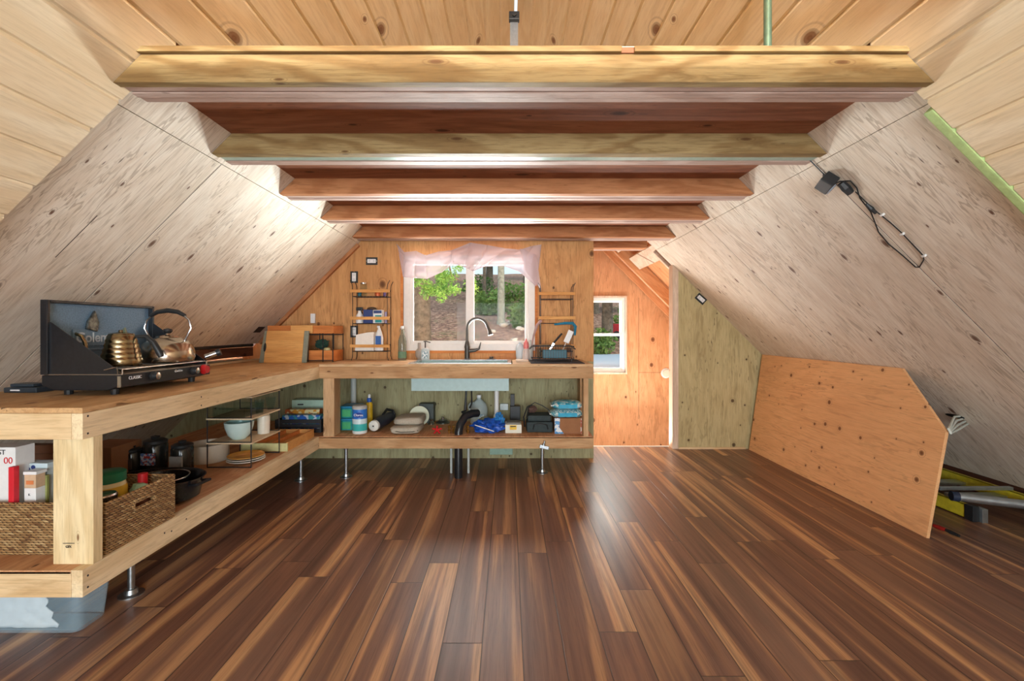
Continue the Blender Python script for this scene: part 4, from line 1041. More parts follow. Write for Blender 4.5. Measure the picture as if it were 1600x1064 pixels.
text('QuickLite', .013, side_at((xF+.0045, 2.155, zb+.050)), WINK, st)
m = MB(); m.lathe([(.005, 0), (.004, .004)], M=frame((xF+.004, 2.135, zt-.008), (0, 1, 0), (0, 0, 1)), seg=8); m.obj('igniter', CHROME, st)
# wire grate
m = MB(); zg = zt + .022
m.tube([(xF-.004, yS0+.02, zg), (xF-.004, yS1-.02, zg), (xK+.03, yS1-.02, zg), (xK+.03, yS0+.02, zg)], .0032, 6, closed=True)
for i in range(12):
    y = yS0 + .045 + i*(yS1-yS0-.09)/11
    m.tube([(xF-.004, y, zg+.001), (xK+.03, y, zg+.001)], .0022, 6)
for x in (xF-.05, xF-.12, xF-.2, xF-.25): m.tube([(x, yS0+.02, zg-.003), (x, yS1-.02, zg-.003)], .0026, 6)
for x, y in ((xF-.004, yS0+.02), (xF-.004, yS1-.02), (xK+.03, yS0+.02), (xK+.03, yS1-.02)): m.tube([(x, y, zg), (x, y, zt)], .003, 6)
m.obj('wire_grate', CHROME, st)
for y in (1.97, 2.25): MB().lathe([(.035, 0), (.04, .008), (.03, .014), (0, .016)], ((xF+xK)/2, y, zt+.003), 20).obj('burner', GALV, st, smooth=True)
# lid (opened, standing at the back) and wind shields
zl0, zl1 = zt+.002, WZ(468, yS0)
lid = MB()
xl = xK - .012
lid.box(xl-.004, xl, yS0+.002, yS1-.002, zl0, zl1)
ld = lid.obj('lid', STOVEB, st)
m = MB()
for bx in ((yS0, yS0+.012, zl0, zl1), (yS1-.012, yS1, zl0, zl1), (yS0+.012, yS1-.012, zl1-.012, zl1), (yS0+.012, yS1-.012, zl0, zl0+.01)):
    m.box(xl-.006, xl+.024, bx[0], bx[1], bx[2], bx[3], bev=.003)
m.obj('lid_rim', BLACKG, ld)
zc_ = (zl0+zl1)/2
a = MB(); a.box(xl, xl+.005, yS0+.127, yS0+.37, zc_-.043, zc_+.032, bev=.002); a.obj('name_plate', STOVEB, ld)
a = MB(); a.box(xl, xl+.007, yS0+.13, yS0+.37, zc_-.062, zc_-.054, bev=.002); a.obj('name_plate_rib', STOVEB, ld)
text('Coleman', .060, side_at((xl+.0055, yS0+.249, zc_-.006)), plain('embossed blue black', (176, 196, 214), .3, metal=.3), ld, ext=.002, bold=.0012)
# emblem: faceted lantern shape
m = MB(); y0_ = yS0+.215; z0_ = zc_+.032
m.prism([(y0_-.028, z0_), (y0_+.025, z0_-.012), (y0_+.032, z0_+.03), (y0_+.012, z0_+.085), (y0_-.004, z0_+.06), (y0_-.022, z0_+.035)], 0, xl, xl+.012, bev=.004)
m.obj('emblem', plain('worn metal emblem', (96, 100, 96), .35, metal=.7, var=.8, vs=60), ld)
def shield(y, s):
    zt2 = WZ(503, yS0)
    m = MB(); m.prism([(xl+.004, zt+.004), (xF-.004, zt+.004), (xF-.012, zt+.02), (xl+.028, zt2), (xl+.004, zt2)], 1, y, y+s*.003)
    o = m.obj('wind_shield', BLACKG, st)
    MB().box(xl+.006, xl+.02, y-.002, y, zt2-.02, zt2-.008, bev=.001).obj('clip', CHROME, o)
    MB().box(xl+.006, xl+.014, y-.002, y, zt+.02, zt+.03, bev=.001).obj('clip', CHROME, o)
shield(yS0+.008, 1); shield(yS1-.008, -1)
MB().tube([(xF-.006, yS0+.0, zt+.005), (xF+.002, yS0-.012, zt+.035), (xF-.05, yS0-.012, zt+.022)], .002, 5).obj('wire_clip', CHROME, st)

zk = zg + .004
x, y = -1.712, 2.015
k1 = thing('gooseneck_kettle', 'ribbed gold-brown gooseneck kettle on the near burner', 'kettle', (x, y, zk))
prof = [(.062, 0), (.073, .004), (.075, .012)]
for i in range(5):
    z0 = .014 + i*.021; r = .074 - i*.0045
    prof += [(r, z0+.004), (r+.0015, z0+.012), (r-.003, z0+.021)]
prof += [(.05, .13), (.046, .134)]
MB().lathe(prof, (x, y, zk), 36).obj('body', BRASS, k1, smooth=True)
MB().lathe([(.047, .134), (.044, .14), (.012, .148), (.01, .156), (0, .158)], (x, y, zk), 28).obj('lid', BRASS, k1, smooth=True)
m = MB(); m.prism([(x-.01, zk+.150), (x+.024, zk+.140), (x+.016, zk+.168), (x+.004, zk+.156)], 1, y-.004, y+.004, bev=.001); m.obj('thumb_knob', plain('green-grey metal', (130, 142, 122), .3, metal=.7), k1)
MB().tube([(x-.06, y-.02, zk+.018), (x-.10, y-.03, zk+.03), (x-.125, y-.035, zk+.07), (x-.128, y-.036, zk+.10), (x-.14, y-.04, zk+.13), (x-.165, y-.045, zk+.142), (x-.178, y-.047, zk+.14)], [.014, .010, .0085, .0075, .007, .0065, .006], 12).obj('spout', BRASS, k1, smooth=True)
MB().tube([(x+.04, y+.02, zk+.128), (x+.085, y+.03, zk+.128), (x+.115, y+.035, zk+.10), (x+.14, y+.04, zk+.05), (x+.145, y+.04, zk+.035)], [.006, .009, .012, .014, .011], 12).obj('handle', BLACK, k1, smooth=True)
x, y = -1.675, 2.24
k2 = thing('whistling_kettle', 'wide stainless steel kettle with black arched handle on the far burner', 'kettle', (x, y, zk))
STEEL = plain('warm stainless steel', (190, 176, 158), .2, metal=1, var=.2, vs=14)
MB().lathe([(.095, 0), (.108, .004), (.113, .02), (.112, .05), (.102, .085), (.078, .108), (.05, .118), (.048, .12)], (x, y, zk), 40).obj('body', STEEL, k2, smooth=True)
l = MB().lathe([(.05, .119), (.046, .126), (.012, .132), (.01, .14)], (x, y, zk), 28).obj('lid', STEEL, k2, smooth=True)
MB().lathe([(.012, .14), (.02, .15), (.018, .16), (0, .166)], (x, y, zk), 16).obj('lid_knob', BLACK, l, smooth=True)
for s in (-1, 1):
    MB().tube([(x+s*.082, y, zk+.10), (x+s*.1, y, zk+.135), (x+s*.115, y, zk+.165), (x+s*.105, y, zk+.205), (x+s*.07, y, zk+.235)], .0048, 8).obj('handle_arm', CHROME, k2, smooth=True)
MB().tube([(x-.085, y, zk+.226), (x-.05, y, zk+.245), (x, y, zk+.252), (x+.05, y, zk+.245), (x+.085, y, zk+.226)], [.008, .011, .012, .011, .008], 12).obj('handle_grip', BLACK, k2, smooth=True)
MB().tube([(-1.60, 2.405, zt+.04), (-1.545, 2.425, zt+.062)], .014, 12).obj('gas_regulator', CHROME, st, smooth=True)
MB().tube([(-1.552, 2.422, zt+.059), (-1.535, 2.429, zt+.066)], .019, 12).obj('regulator_collar', BLACK, st, smooth=True)
dv = thing('power_pack', 'flat black power pack lying behind the camp stove at the left edge', 'device', (-2.07, 1.97, CT))
MB().box(-2.13, -1.99, 1.92, 2.02, CT, CT+.022, bev=.004).obj('case', plain('dark blue-grey case', (50, 58, 66), .4), dv)
MB().box(-2.12, -2.02, 1.935, 2.0, CT+.023, CT+.036, bev=.004).obj('upper_case', plain('dark blue-grey case', (50, 58, 66), .4), dv)
MB().box(-2.10, -2.06, 1.9185, 1.9195, CT+.008, CT+.014).obj('status_mark', WINK, dv)

# ------------------------------------------------------------------ back corner of the counter
bd = MB().box(-2.30, -2.275, 3.0, 4.06, .925, 1.005, bev=.002).obj('backing_board', DARKW); tag(bd, 'dark brown board in the gap behind the left counter', 'board')
bp = MB().tube([(-2.262, 3.0, 1.022), (-2.25, 4.0, 1.022)], .014, 10).obj('black_pipe', BLACK, smooth=True); tag(bp, 'long black pipe lying on the dark board under the left slope', 'pipe')
bl = MB().box(-2.215, -2.19, 2.34, 4.05, CT+.0005, CT+.014, bev=.001).obj('edge_batten', LUMY); tag(bl, 'thin pale batten along the back edge of the left counter', 'batten')
y = 3.66
M_ = Matrix.Translation((0, y, CT)) @ Matrix.Rotation(R(-11), 4, 'X')
cx0, cx1 = WX(405, y), WX(478, y)
hh = .262
cb = thing('cutting_board', 'bamboo cutting board with grey end caps leaning against the storage crates', 'cutting board', ((cx0+cx1)/2, y, CT))
a = MB(M_); a.box(cx0+.035, cx1-.035, 0, .016, 0.001, hh, bev=.002); a.obj('board', BAMB, cb)
GE = plain('grey silicone', (132, 134, 118), .6)
a = MB(M_); a.prism([(cx0-.004, .001), (cx0+.0345, .001), (cx0+.0345, hh), (cx0+.018, hh), (cx0+.006, hh*.5)], 1, -.001, .018, bev=.003); a.obj('end_cap', GE, cb)
a = MB(M_); a.box(cx1-.0345, cx1+.002, -.001, .018, .001, hh, bev=.003); a.obj('end_cap', GE, cb)
a = MB(M_); a.lathe([(.036, 0), (.036, .002)], M=frame((cx0+.034, -.0012, hh*.48), (1, 0, 0), (0, 0, 1)), seg=20, sx=.3); a.obj('handle_slot', BLACK, cb)
def crate(x0, x1, y0, y1, z0, z1, lab):
    c = thing('storage_crate', lab, 'crate', ((x0+x1)/2, (y0+y1)/2, z0), 'bamboo and black wire organiser tiers')
    m = MB(); t = .01
    m.box(x0, x1, y0, y0+t, z0, z1); m.box(x0, x1, y1-t, y1, z0, z1); m.box(x0, x0+t, y0+t, y1-t, z0, z1); m.box(x1-t, x1, y0+t, y1-t, z0, z1); m.box(x0+t, x1-t, y0+t, y1-t, z0, z0+t)
    m.obj('tray', BAMBO, c)
    return c
ly0, ly1 = 3.76, 3.98
c2 = crate(WX(418, ly0), WX(521, ly0), ly0, ly1, CT+.235, CT+.30, 'long upper bamboo tray raised on black wire behind the cutting board')
MB().box(WX(456, ly0), WX(490, ly0), ly0-.02, ly0-.001, CT+.238, CT+.302, bev=.002).obj('front_block', BAMB, c2)
c1 = crate(WX(424, ly0), WX(521, ly0), ly0, ly1, CT+.004, CT+.095, 'lower bamboo tray on the counter beneath the upper tray')
m = MB()
for x in (WX(482, ly0), WX(505, ly0), WX(520.5, ly0), WX(424, ly0)):
    for y in (ly0-.006, ly1+.006): m.tube([(x, y, CT), (x, y, CT+.235)], .0045, 6)
for z in (CT+.012, CT+.225):
    m.tube([(WX(424, ly0), ly0-.006, z), (WX(520.5, ly0), ly0-.006, z), (WX(520.5, ly0), ly1+.006, z), (WX(424, ly0), ly1+.006, z)], .0045, 6, closed=True)
m.obj('wire_frame', BLACK, c1)
cyl('glass_jar', 491, .03, .05, CT+.015, GLS, 'short clear jar in the lower bamboo tray', 'jar', y=3.85, prof=[(.028, 0), (.032, .06), (.032, .11), (.036, .115), (0, .12)])
cyl('glass_jar', 511, .028, .05, CT+.015, plain('cream jar', (210, 196, 140), .4), 'pale yellow jar at the right end of the lower tray', 'jar', y=3.85, prof=[(.026, 0), (.028, .09), (.02, .1)])
gf = MB().blob((WX(503, 3.87), 3.87, CT+.145), (.055, .03, .04), 3, .35, 3, 3).obj('folded_cloth', plain('dark green cloth', (40, 70, 58), .9)); tag(gf, 'dark green cloth stuffed in the wire organiser', 'cloth')

# ------------------------------------------------------------------ lower left shelf
X0, X1, Y0, Y1, ZS, ZT = -2.02, -1.462, 1.655, 2.00, SH, .512
bk = thing('wicker_basket', 'open rectangular woven seagrass basket with a slot handle, front of the lower left shelf', 'basket', ((X0+X1)/2, (Y0+Y1)/2, SH))
t = .014
m = MB()
m.box(X0, X1, Y0, Y0+t, ZS, ZT, bev=.004); m.box(X0, X1, Y1-t, Y1, ZS, ZT, bev=.004); m.box(X0, X0+t, Y0+t, Y1-t, ZS, ZT, bev=.004)
hy0, hy1, hz0, hz1 = 1.78, 1.88, ZT-.062, ZT-.03
holed2 = [(Y0+t, hy0, ZS, ZT), (hy1, Y1-t, ZS, ZT), (hy0, hy1, ZS, hz0), (hy0, hy1, hz1, ZT)]
for b in holed2: m.box(X1-t, X1, b[0], b[1], b[2], b[3])
m.box(X0+t, X1-t, Y0+t, Y1-t, ZS, ZS+.01)
m.obj('woven_body', WICK, bk)
rimp = []
for i in range(60):
    tt = i/60*4; k = int(tt); f = tt-k
    cs = [(X0, Y0), (X1, Y0), (X1, Y1), (X0, Y1)]; a = Vector(cs[k]); b = Vector(cs[(k+1) % 4]); p = a*(1-f)+b*f
    ins = Vector((t/2 if p.x < -1.8 else -t/2, t/2 if p.y < 1.8 else -t/2)); rimp.append((min(max(p.x, X0+t/2), X1-t/2), min(max(p.y, Y0+t/2), Y1-t/2), ZT+.004))
MB().tube(rimp, .0105, 8, closed=True).obj('braided_rim', WICK, bk)
m = MB(); m.tube([(X1-t/2+.004, hy0, hz0), (X1-t/2+.004, hy1, hz0), (X1-t/2+.004, hy1+.006, (hz0+hz1)/2), (X1-t/2+.004, hy1, hz1), (X1-t/2+.004, hy0, hz1), (X1-t/2+.004, hy0-.006, (hz0+hz1)/2)], .009, 8, closed=True); m.obj('handle_binding', WICK, bk)
# things in the basket
zb_ = ZS + .011
def boxthing(name, bx, mat, lab, cat, bev=.002): return tag(MB().box(*bx, bev=bev).obj(name, mat), lab, cat)
x, y = -1.62, 1.84
jj = thing('food_jar', 'large jar with green lid and yellow contents in the basket', 'jar', (x, y, zb_))
MB().lathe([(.058, 0), (.064, .01), (.064, .17), (.056, .196)], (x, y, zb_), 28).obj('jar_body', labelled('mustard jar', [(0, (206, 190, 120)), (.12, (214, 176, 52)), (.178, (216, 206, 160))]), jj, smooth=True)
MB().lathe([(.060, .197), (.060, .232), (.055, .236), (0, .237)], (x, y, zb_), 28).obj('lid', plain('green lid', (32, 116, 84), .4), jj, smooth=True)
x, y = -1.535, 1.72
jj = thing('food_jar', 'jar with shiny silver lid in the near corner of the basket', 'jar', (x, y, zb_))
MB().lathe([(.04, 0), (.043, .01), (.043, .145), (.04, .162)], (x, y, zb_), 24).obj('jar_body', plain('brown preserve', (120, 84, 56), .2), jj, smooth=True)
MB().lathe([(.045, .163), (.046, .183), (.042, .188), (.038, .186), (0, .186)], (x, y, zb_), 28).obj('lid', CHROME, jj, smooth=True)
x, y = -1.55, 1.93
jj = thing('spice_bottle', 'small bottle with red cap in the back of the basket', 'bottle', (x, y, zb_))
MB().lathe([(.022, 0), (.024, .12), (.016, .14)], (x, y, zb_), 14).obj('bottle_body', plain('rose brown', (170, 110, 90), .4), jj, smooth=True)
MB().lathe([(.018, .141), (.018, .2), (0, .202)], (x, y, zb_), 14).obj('cap', RED, jj, smooth=True)
tag(MB().blob((-1.54, 1.90, zb_+.145), (.03, .035, .025), 7, .3, 2).obj('snack_pouch', plain('green white pouch', (150, 180, 140), .5, var=.3)), 'small green and white pouch inside the basket by the handle', 'pouch')
tag(MB().blob((-1.70, 1.76, zb_+.07), (.05, .07, .06), 9, .3, 2).obj('snack_pouch', plain('dark pouch', (70, 54, 44), .5, var=.3)), 'dark pouch hidden low in the basket beside the green-lidded jar', 'pouch')
yw = 1.70
xa, xb = -2.0, WX(24, yw)
wx = thing('white_carton', 'tall white carton with two red zeros standing in the basket', 'box', ((xa+xb)/2, yw+.03, zb_))
zt_ = WZ(699, yw)
MB().box(xa, xb, yw, yw+.07, zb_, zt_, bev=.001).obj('carton_body', WHITEP, wx)
text('00', .034, face_at((WX(13, yw), yw-.0006, WZ(720, yw))), REDINK, wx, name='printed_number')
text('ST', .026, face_at((WX(3, yw), yw-.0006, WZ(707, yw))), INK, wx, name='printed_letters')
boxthing('red_packet', (WX(21.5, 1.69)-.001, WX(29.5, 1.69), 1.672, 1.692, zb_, WZ(729, 1.68)), REDP, 'narrow red packet beside the white carton', 'packet')
mx = thing('medicine_carton', 'pale blue-white carton with round dark mark behind the tan one', 'box', (-1.80, 1.78, zb_))
MB().box(WX(31, 1.75), WX(74, 1.75), 1.75, 1.80, zb_, WZ(724, 1.75), bev=.001).obj('carton_body', plain('blue white card', (196, 214, 220), .5, var=.05), mx)
for px, py in ((44, 733), (52, 730)):
    MB().lathe([(.008, 0), (.008, .001)], M=frame(W(px, py, 1.7495), (1, 0, 0), (0, 0, 1)), seg=16).obj('round_mark', plain('navy card', (40, 58, 116)), mx)
tx = thing('tea_carton', 'tan carton with white lower half leaning in the basket', 'box', (-1.80, 1.71, zb_))
xa, xb = WX(38, 1.70), WX(56, 1.70)
MB().box(xa, xb, 1.70, 1.735, zb_, WZ(763, 1.70), bev=.001).obj('lower_half', WHITEP, tx)
MB().box(xa, xb, 1.70, 1.735, WZ(763, 1.70)+.0005, WZ(742, 1.70), bev=.001).obj('upper_half', plain('tan card', (206, 176, 144), .6), tx)
MB().box(xa-.002, xb+.004, 1.698, 1.737, WZ(742, 1.70)+.001, WZ(737, 1.70)).obj('top_flap', WHITEP, tx)
MB().box(xa+.008, xb-.008, 1.6985, 1.6995, WZ(757, 1.7), WZ(751, 1.7)).obj('orange_mark', plain('orange print', (214, 130, 80), .5), tx)
text('K', .012, face_at((WX(46, 1.7), 1.6993, WZ(773, 1.70))), INK, tx, name='printed_letter')
boxthing('olive_packet', (WX(57, 1.74), WX(75, 1.74), 1.735, 1.746, zb_, WZ(742, 1.74)), plain('olive green print', (142, 146, 84), .6, var=.3), 'olive green packet right of the tan carton', 'packet')
tag(MB().lathe([(.016, 0), (.018, .06), (.01, .07)], (WX(62, 1.70), 1.705, zb_), 14).obj('copper_tin', plain('copper', (176, 100, 60), .3, metal=.8), smooth=True), 'small copper-coloured tin low in the basket near the post', 'tin')
# cardboard box behind basket
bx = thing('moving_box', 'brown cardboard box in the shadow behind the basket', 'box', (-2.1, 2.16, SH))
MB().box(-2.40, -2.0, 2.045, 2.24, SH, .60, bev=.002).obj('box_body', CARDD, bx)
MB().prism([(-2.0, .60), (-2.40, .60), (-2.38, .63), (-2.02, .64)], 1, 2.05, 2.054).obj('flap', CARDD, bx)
b2 = thing('cardboard_box', 'reddish brown cardboard box just right of the counter post', 'box', (-1.9, 2.42, SH))
MB().box(WX(118, 2.40), WX(174, 2.40), 2.40, 2.6, SH, WZ(700, 2.4), bev=.002).obj('box_body', CARD, b2)
text('27', .03, face_at((WX(148, 2.4), 2.399, WZ(727, 2.4))), INK, b2, name='printed_number')
# roasting pan with a smaller pan nested inside
c = (-1.69, 2.185)
rp = thing('roasting_pan', 'wide black oval roasting pan with side handles behind the basket', 'pan', (c[0], c[1], SH))
SPECK = plain('black speckled enamel', (26, 27, 30), .2, var=.5, vs=200)
MB().lathe([(.15, 0), (.19, .02), (.208, .10), (.218, .112), (.212, .112), (.202, .1), (.18, .02), (0, .012)], (c[0], c[1], SH), 48, sy=.74, cap=False).obj('pan_body', SPECK, rp, smooth=True)
MB().tube([(c[0]+.19, c[1]-.05, SH+.085), (c[0]+.232, c[1]-.045, SH+.092), (c[0]+.238, c[1]+.03, SH+.092), (c[0]+.19, c[1]+.035, SH+.085)], .007, 8).obj('handle', SPECK, rp, smooth=True)
MB().tube([(c[0]-.19, c[1]-.05, SH+.085), (c[0]-.232, c[1]-.045, SH+.092), (c[0]-.232, c[1]+.03, SH+.092), (c[0]-.19, c[1]+.035, SH+.085)], .007, 8).obj('handle', SPECK, rp, smooth=True)
n_ = thing('cooking_pot', 'black pot with a shiny steel rim nested in the roasting pan', 'pot', (c[0]+.02, c[1], SH+.02))
MB().lathe([(.10, 0), (.12, .09), (.115, .09), (.095, .008), (0, .006)], (c[0]+.02, c[1]-.005, SH+.022), 40, cap=False).obj('pot_body', SPECK, n_, smooth=True)
MB().tube([(c[0]+.02+.12*math.cos(i*PI/20), c[1]-.005+.12*math.sin(i*PI/20), SH+.113) for i in range(40)], .003, 6, closed=True).obj('rim', CHROME, n_)
# three clamp lid canisters
def canister(px, Y, r, h, lab, lm):
    x = WX(px, Y)
    k = thing('kitchen_canister', lab, 'canister', (x, Y, SH), 'dark canisters on the lower left shelf')
    MB().lathe([(r*.94, 0), (r, .006), (r, h*.8), (r*.9, h*.85)], (x, Y, SH), 28).obj('canister_body', plain('smoky black glass', (36, 36, 34), .15), k, smooth=True)
    l = MB().lathe([(r*.97, h*.855), (r*.97, h*.92), (r*.7, h*.96), (.2*r, h*.965)], (x, Y, SH), 28).obj('lid', BLACK, k, smooth=True)
    MB().lathe([(r*.3, h*.966), (r*.38, h*1.03), (0, h*1.06)], (x, Y, SH), 14).obj('lid_knob', BLACK, l, smooth=True)
    if lm: 
        MB().box(x-r*.62, x+r*.62, Y-r*1.03, Y-r*.80, SH+h*.30, SH+h*.62, bev=.001).obj('label', lm, k)
canister(207, 2.55, .045, .165, 'left dark canister, the shortest of the three behind the roasting pan', plain('faint dark label', (70, 58, 52), .6))
canister(243, 2.60, .060, .205, 'middle dark canister with blue and white label, the tallest of the three', print_mat('blue white label', (190, 200, 214), [(80, 116, 170), (170, 60, 60)], 90))
canister(285, 2.58, .055, .185, 'right dark canister with grey label nearest the stacked shelf rack', plain('grey label', (140, 140, 136), .6))
# white pot
x, y = WX(326, 2.86), 2.86
wp = thing('white_pot', 'plain white enamel pot partly behind the tiered shelf rack', 'pot', (x, y, SH))
MB().lathe([(.105, 0), (.112, .01), (.112, .105), (.115, .11), (.108, .108), (.105, .02), (0, .015)], (x, y, SH), 36, cap=False).obj('pot_body', CREAM, wp, smooth=True)
# tiered shelf rack
A0, A1, B0, B1 = -1.785, -1.525, 2.70, 3.03
tr = thing('tiered_shelf_rack', 'stacking shelf rack with pale boards on black wire frames', 'rack', ((A0+A1)/2, (B0+B1)/2, SH))
tz = [SH, .478, .622, .752]
PALEB = wood('pale rack board', (222, 200, 166), (204, 176, 138), (150, 110, 76), 1, knots=0, ring=14, seed=31)
for i in range(1, 4):
    xx0, xx1 = A0 + .004*i, A1 + .000*i
    MB().box(A0-.006, A1+.006, B0-.004, B1+.004, tz[i]-.0, tz[i]+.009, bev=.001).obj('shelf_board', PALEB, tr)
    for y in (B0, B1):
        m = MB(); m.tube([(A0, y, tz[i]-.001), (A0, y, tz[i-1]+(.0105 if i > 1 else .003)), (A1, y, tz[i-1]+(.0105 if i > 1 else .003)), (A1, y, tz[i]-.001)], .0042, 6)
        m.obj('wire_frame', BLACK, tr)
def bowl(name, x, y, z, r, h, mat, lab, cat='bowl', group=None, th=.004):
    return tag(MB().lathe([(r*.45, 0), (r*.75, h*.25), (r*.95, h*.7), (r, h), (r-th, h), (r*.95-th, h*.7), (r*.72, h*.25+th), (0, th)], (x, y, z), 32, cap=False).obj(name, mat, smooth=True), lab, cat, group)
z1_, z2_ = tz[1]+.0095, tz[2]+.0095
bowl('mixing_bowl', -1.655, 2.80, z1_, .082, .105, plain('pale aqua glaze', (198, 222, 218), .25, var=.03), 'pale aqua mixing bowl on the middle tier of the rack')
bowl('mixing_bowl', -1.655, 2.80, z1_+.035, .070, .078, GLS, 'clear glass bowl nested inside the aqua mixing bowl')
tag(MB().lathe([(.035, 0), (.038, .10), (.036, .115), (.03, .12), (0, .121)], (-1.585, 2.95, z1_), 20).obj('ceramic_jar', CREAM, smooth=True), 'cream jar beside the aqua bowl on the middle tier', 'jar')
gd = thing('baking_dish', 'clear rectangular glass baking dish on the upper tier of the rack', 'baking dish', (-1.665, 2.78, z2_))
x0, x1, y0, y1 = -1.765, -1.575, 2.715, 2.93
m = MB(); hh = .062; tt = .006
m.box(x0, x1, y0, y0+tt, z2_, z2_+hh, bev=.001); m.box(x0, x1, y1-tt, y1, z2_, z2_+hh, bev=.001); m.box(x0, x0+tt, y0+tt, y1-tt, z2_, z2_+hh, bev=.001); m.box(x1-tt, x1, y0+tt, y1-tt, z2_, z2_+hh, bev=.001); m.box(x0+tt, x1-tt, y0+tt, y1-tt, z2_, z2_+tt)
m.obj('dish_body', GLS, gd)
for yy in (y0-.012, y1): MB().box((x0+x1)/2-.05, (x0+x1)/2+.05, yy, yy+.012, z2_+hh-.012, z2_+hh-.004, bev=.002).obj('handle', GLS, gd)
tag(MB().lathe([(.02, 0), (.03, .09), (.028, .09), (.018, .005)], (-1.552, 2.84, z2_), 20, cap=False).obj('drinking_glass', GLS, smooth=True), 'clear tumbler right of the glass baking dish', 'glass')
tag(MB().lathe([(.018, 0), (.03, .05), (.032, .085), (.03, .085), (.016, .005)], (-1.555, 2.98, z2_), 20, cap=False).obj('drinking_glass', GLS, smooth=True), 'clear rounded glass at the far corner of the upper tier', 'glass')
for i in range(3):
    r = .108 - .002*i; z = SH + .0035 + i*.012 + (.003 if True else 0)
    MT = plain('white glaze', (226, 222, 210), .25) if i < 2 else PLATEY
    pr = [(r*.6, 0), (r*.7, .002), (r, .011), (r*.99, .014), (r*.7, .006), (0, .005)]
    tag(MB().lathe(pr, (-1.63, 2.83, z), 40, cap=False).obj('dinner_plate', MT, smooth=True), ('bottom white plate of the stack under the tiered rack', 'middle white plate of the stack under the tiered rack', 'yellow-orange plate on top of the stack under the rack')[i], 'plate', 'plates stacked under the rack')
# bamboo tray, crate, packets, green box
ty0, ty1, tx0, tx1 = 3.06, 3.48, -1.80, -1.485
by = thing('bamboo_tray', 'shallow bamboo drawer tray with pale green front behind the rack', 'tray', ((tx0+tx1)/2, 3.3, SH))
m = MB()
m.box(tx0, tx1, ty1-.012, ty1, SH, SH+.06); m.box(tx0, tx0+.012, ty0+.012, ty1-.012, SH, SH+.06); m.box(tx1-.012, tx1, ty0+.012, ty1-.012, SH, SH+.06); m.box(tx0+.012, tx1-.012, ty0+.012, ty1-.012, SH, SH+.03)
m.obj('tray_body', BAMB, by)
m = MB()
for q in (.33, .66): m.box(tx0+(tx1-tx0)*q-.004, tx0+(tx1-tx0)*q+.004, ty0+.013, ty1-.013, SH+.031, SH+.058)
m.obj('divider', BAMBO, by)
MB().box(tx0, tx1, ty0, ty0+.012, SH, SH+.055, bev=.002).obj('front_panel', plain('pale green wood', (200, 196, 140), .6), by)
x0, x1 = WX(430, 3.62), WX(502, 3.62)
cr = thing('black_crate', 'black slatted crate on the lower shelf beside the far left post', 'crate', ((x0+x1)/2, 3.7, SH))
m = MB(); h = .105
for bxx in ((x0, x1, 3.62, 3.63), (x0, x1, 3.83, 3.84), (x0, x0+.01, 3.63, 3.83), (x1-.01, x1, 3.63, 3.83)):
    for q in range(3): m.box(bxx[0], bxx[1], bxx[2], bxx[3], SH+q*.036, SH+q*.036+.031, bev=.001)
m.box(x0+.01, x1-.01, 3.63, 3.83, SH, SH+.006)
m.obj('slatted_body', plain('charcoal wood', (44, 42, 44), .6), cr)
m = MB()
for a_ in (x0, x1-.012):
    for b_ in (3.616, 3.832): m.box(a_, a_+.012, b_, b_+.012, SH, SH+h)
m.obj('corner_post', plain('charcoal wood', (44, 42, 44), .6), cr)
boxthing('blue_packet', (x0+.04, x1-.02, 3.645, 3.72, SH+.02, SH+.135), print_mat('blue print', (36, 96, 186), [(60, 150, 160), (200, 210, 220)], 40), 'bright blue and teal packet sticking up from the black crate', 'packet', .008)
boxthing('orange_packet', (x0+.02, x1-.06, 3.735, 3.80, SH+.02, SH+.165), print_mat('orange print', (216, 150, 50), [(180, 90, 40), (230, 214, 160)], 40), 'orange packet behind the blue one in the black crate', 'packet', .006)
gb = thing('mint_carton', 'pale mint carton with a slot, behind the black crate', 'box', (-1.6, 3.97, SH))
gx0, gx1 = WX(456, 3.93), WX(508, 3.93)
MB().box(gx0, gx1, 3.93, 4.04, SH, WZ(625, 3.93), bev=.002).obj('carton_body', plain('mint card', (184, 216, 196), .6, var=.06), gb)
MB().box(gx0+.05, gx0+.10, 3.9285, 3.9295, WZ(633, 3.93), WZ(631, 3.93)).obj('slot', INK, gb)
# plastic bin under the shelf
bn = thing('storage_bin', 'translucent blue-clear plastic bin with pale fabric, under the near end of the shelf', 'bin', (-1.9, 1.86, 0))
def shell(x0, x1, y0, y1, x0t, x1t, y0t, y1t, z0, z1, rr, inset=0):
    def f(u, v):
        a = u*4; k = int(a) % 4; fr = a-int(a)
        z = z0 + (z1-z0)*v; L = lambda a_, b_: a_ + (b_-a_)*v
        xa, xb, ya, yb = L(x0, x0t), L(x1, x1t), L(y0, y0t), L(y1, y1t)
        cs = [(xb-rr, ya+rr, -90), (xb-rr, yb-rr, 0), (xa+rr, yb-rr, 90), (xa+rr, ya+rr, 180)]
        c_ = cs[k]; n_ = cs[(k+1) % 4]
        if fr < .5: an = R(c_[2]+90*fr*2); return Vector((c_[0]+rr*math.cos(an), c_[1]+rr*math.sin(an), z))
        an = R(n_[2]); p0 = Vector((c_[0]+rr*math.cos(an), c_[1]+rr*math.sin(an), z)); p1 = Vector((n_[0]+rr*math.cos(an), n_[1]+rr*math.sin(an), z))
        return p0.lerp(p1, (fr-.5)*2)
    return f
f = shell(-2.35, WX(122, 1.735), 1.735, 1.865, -2.37, WX(122, 1.735)+.015, 1.715, 1.885, .002, .205, .03)
m = MB(); m.grid(f, 64, 6, closed_u=True); m.bm.verts.ensure_lookup_table()
m.box(-2.33, WX(122, 1.735)-.02, 1.75, 1.85, .002, .004)
m.obj('bin_body', BINP, bn, smooth=True)
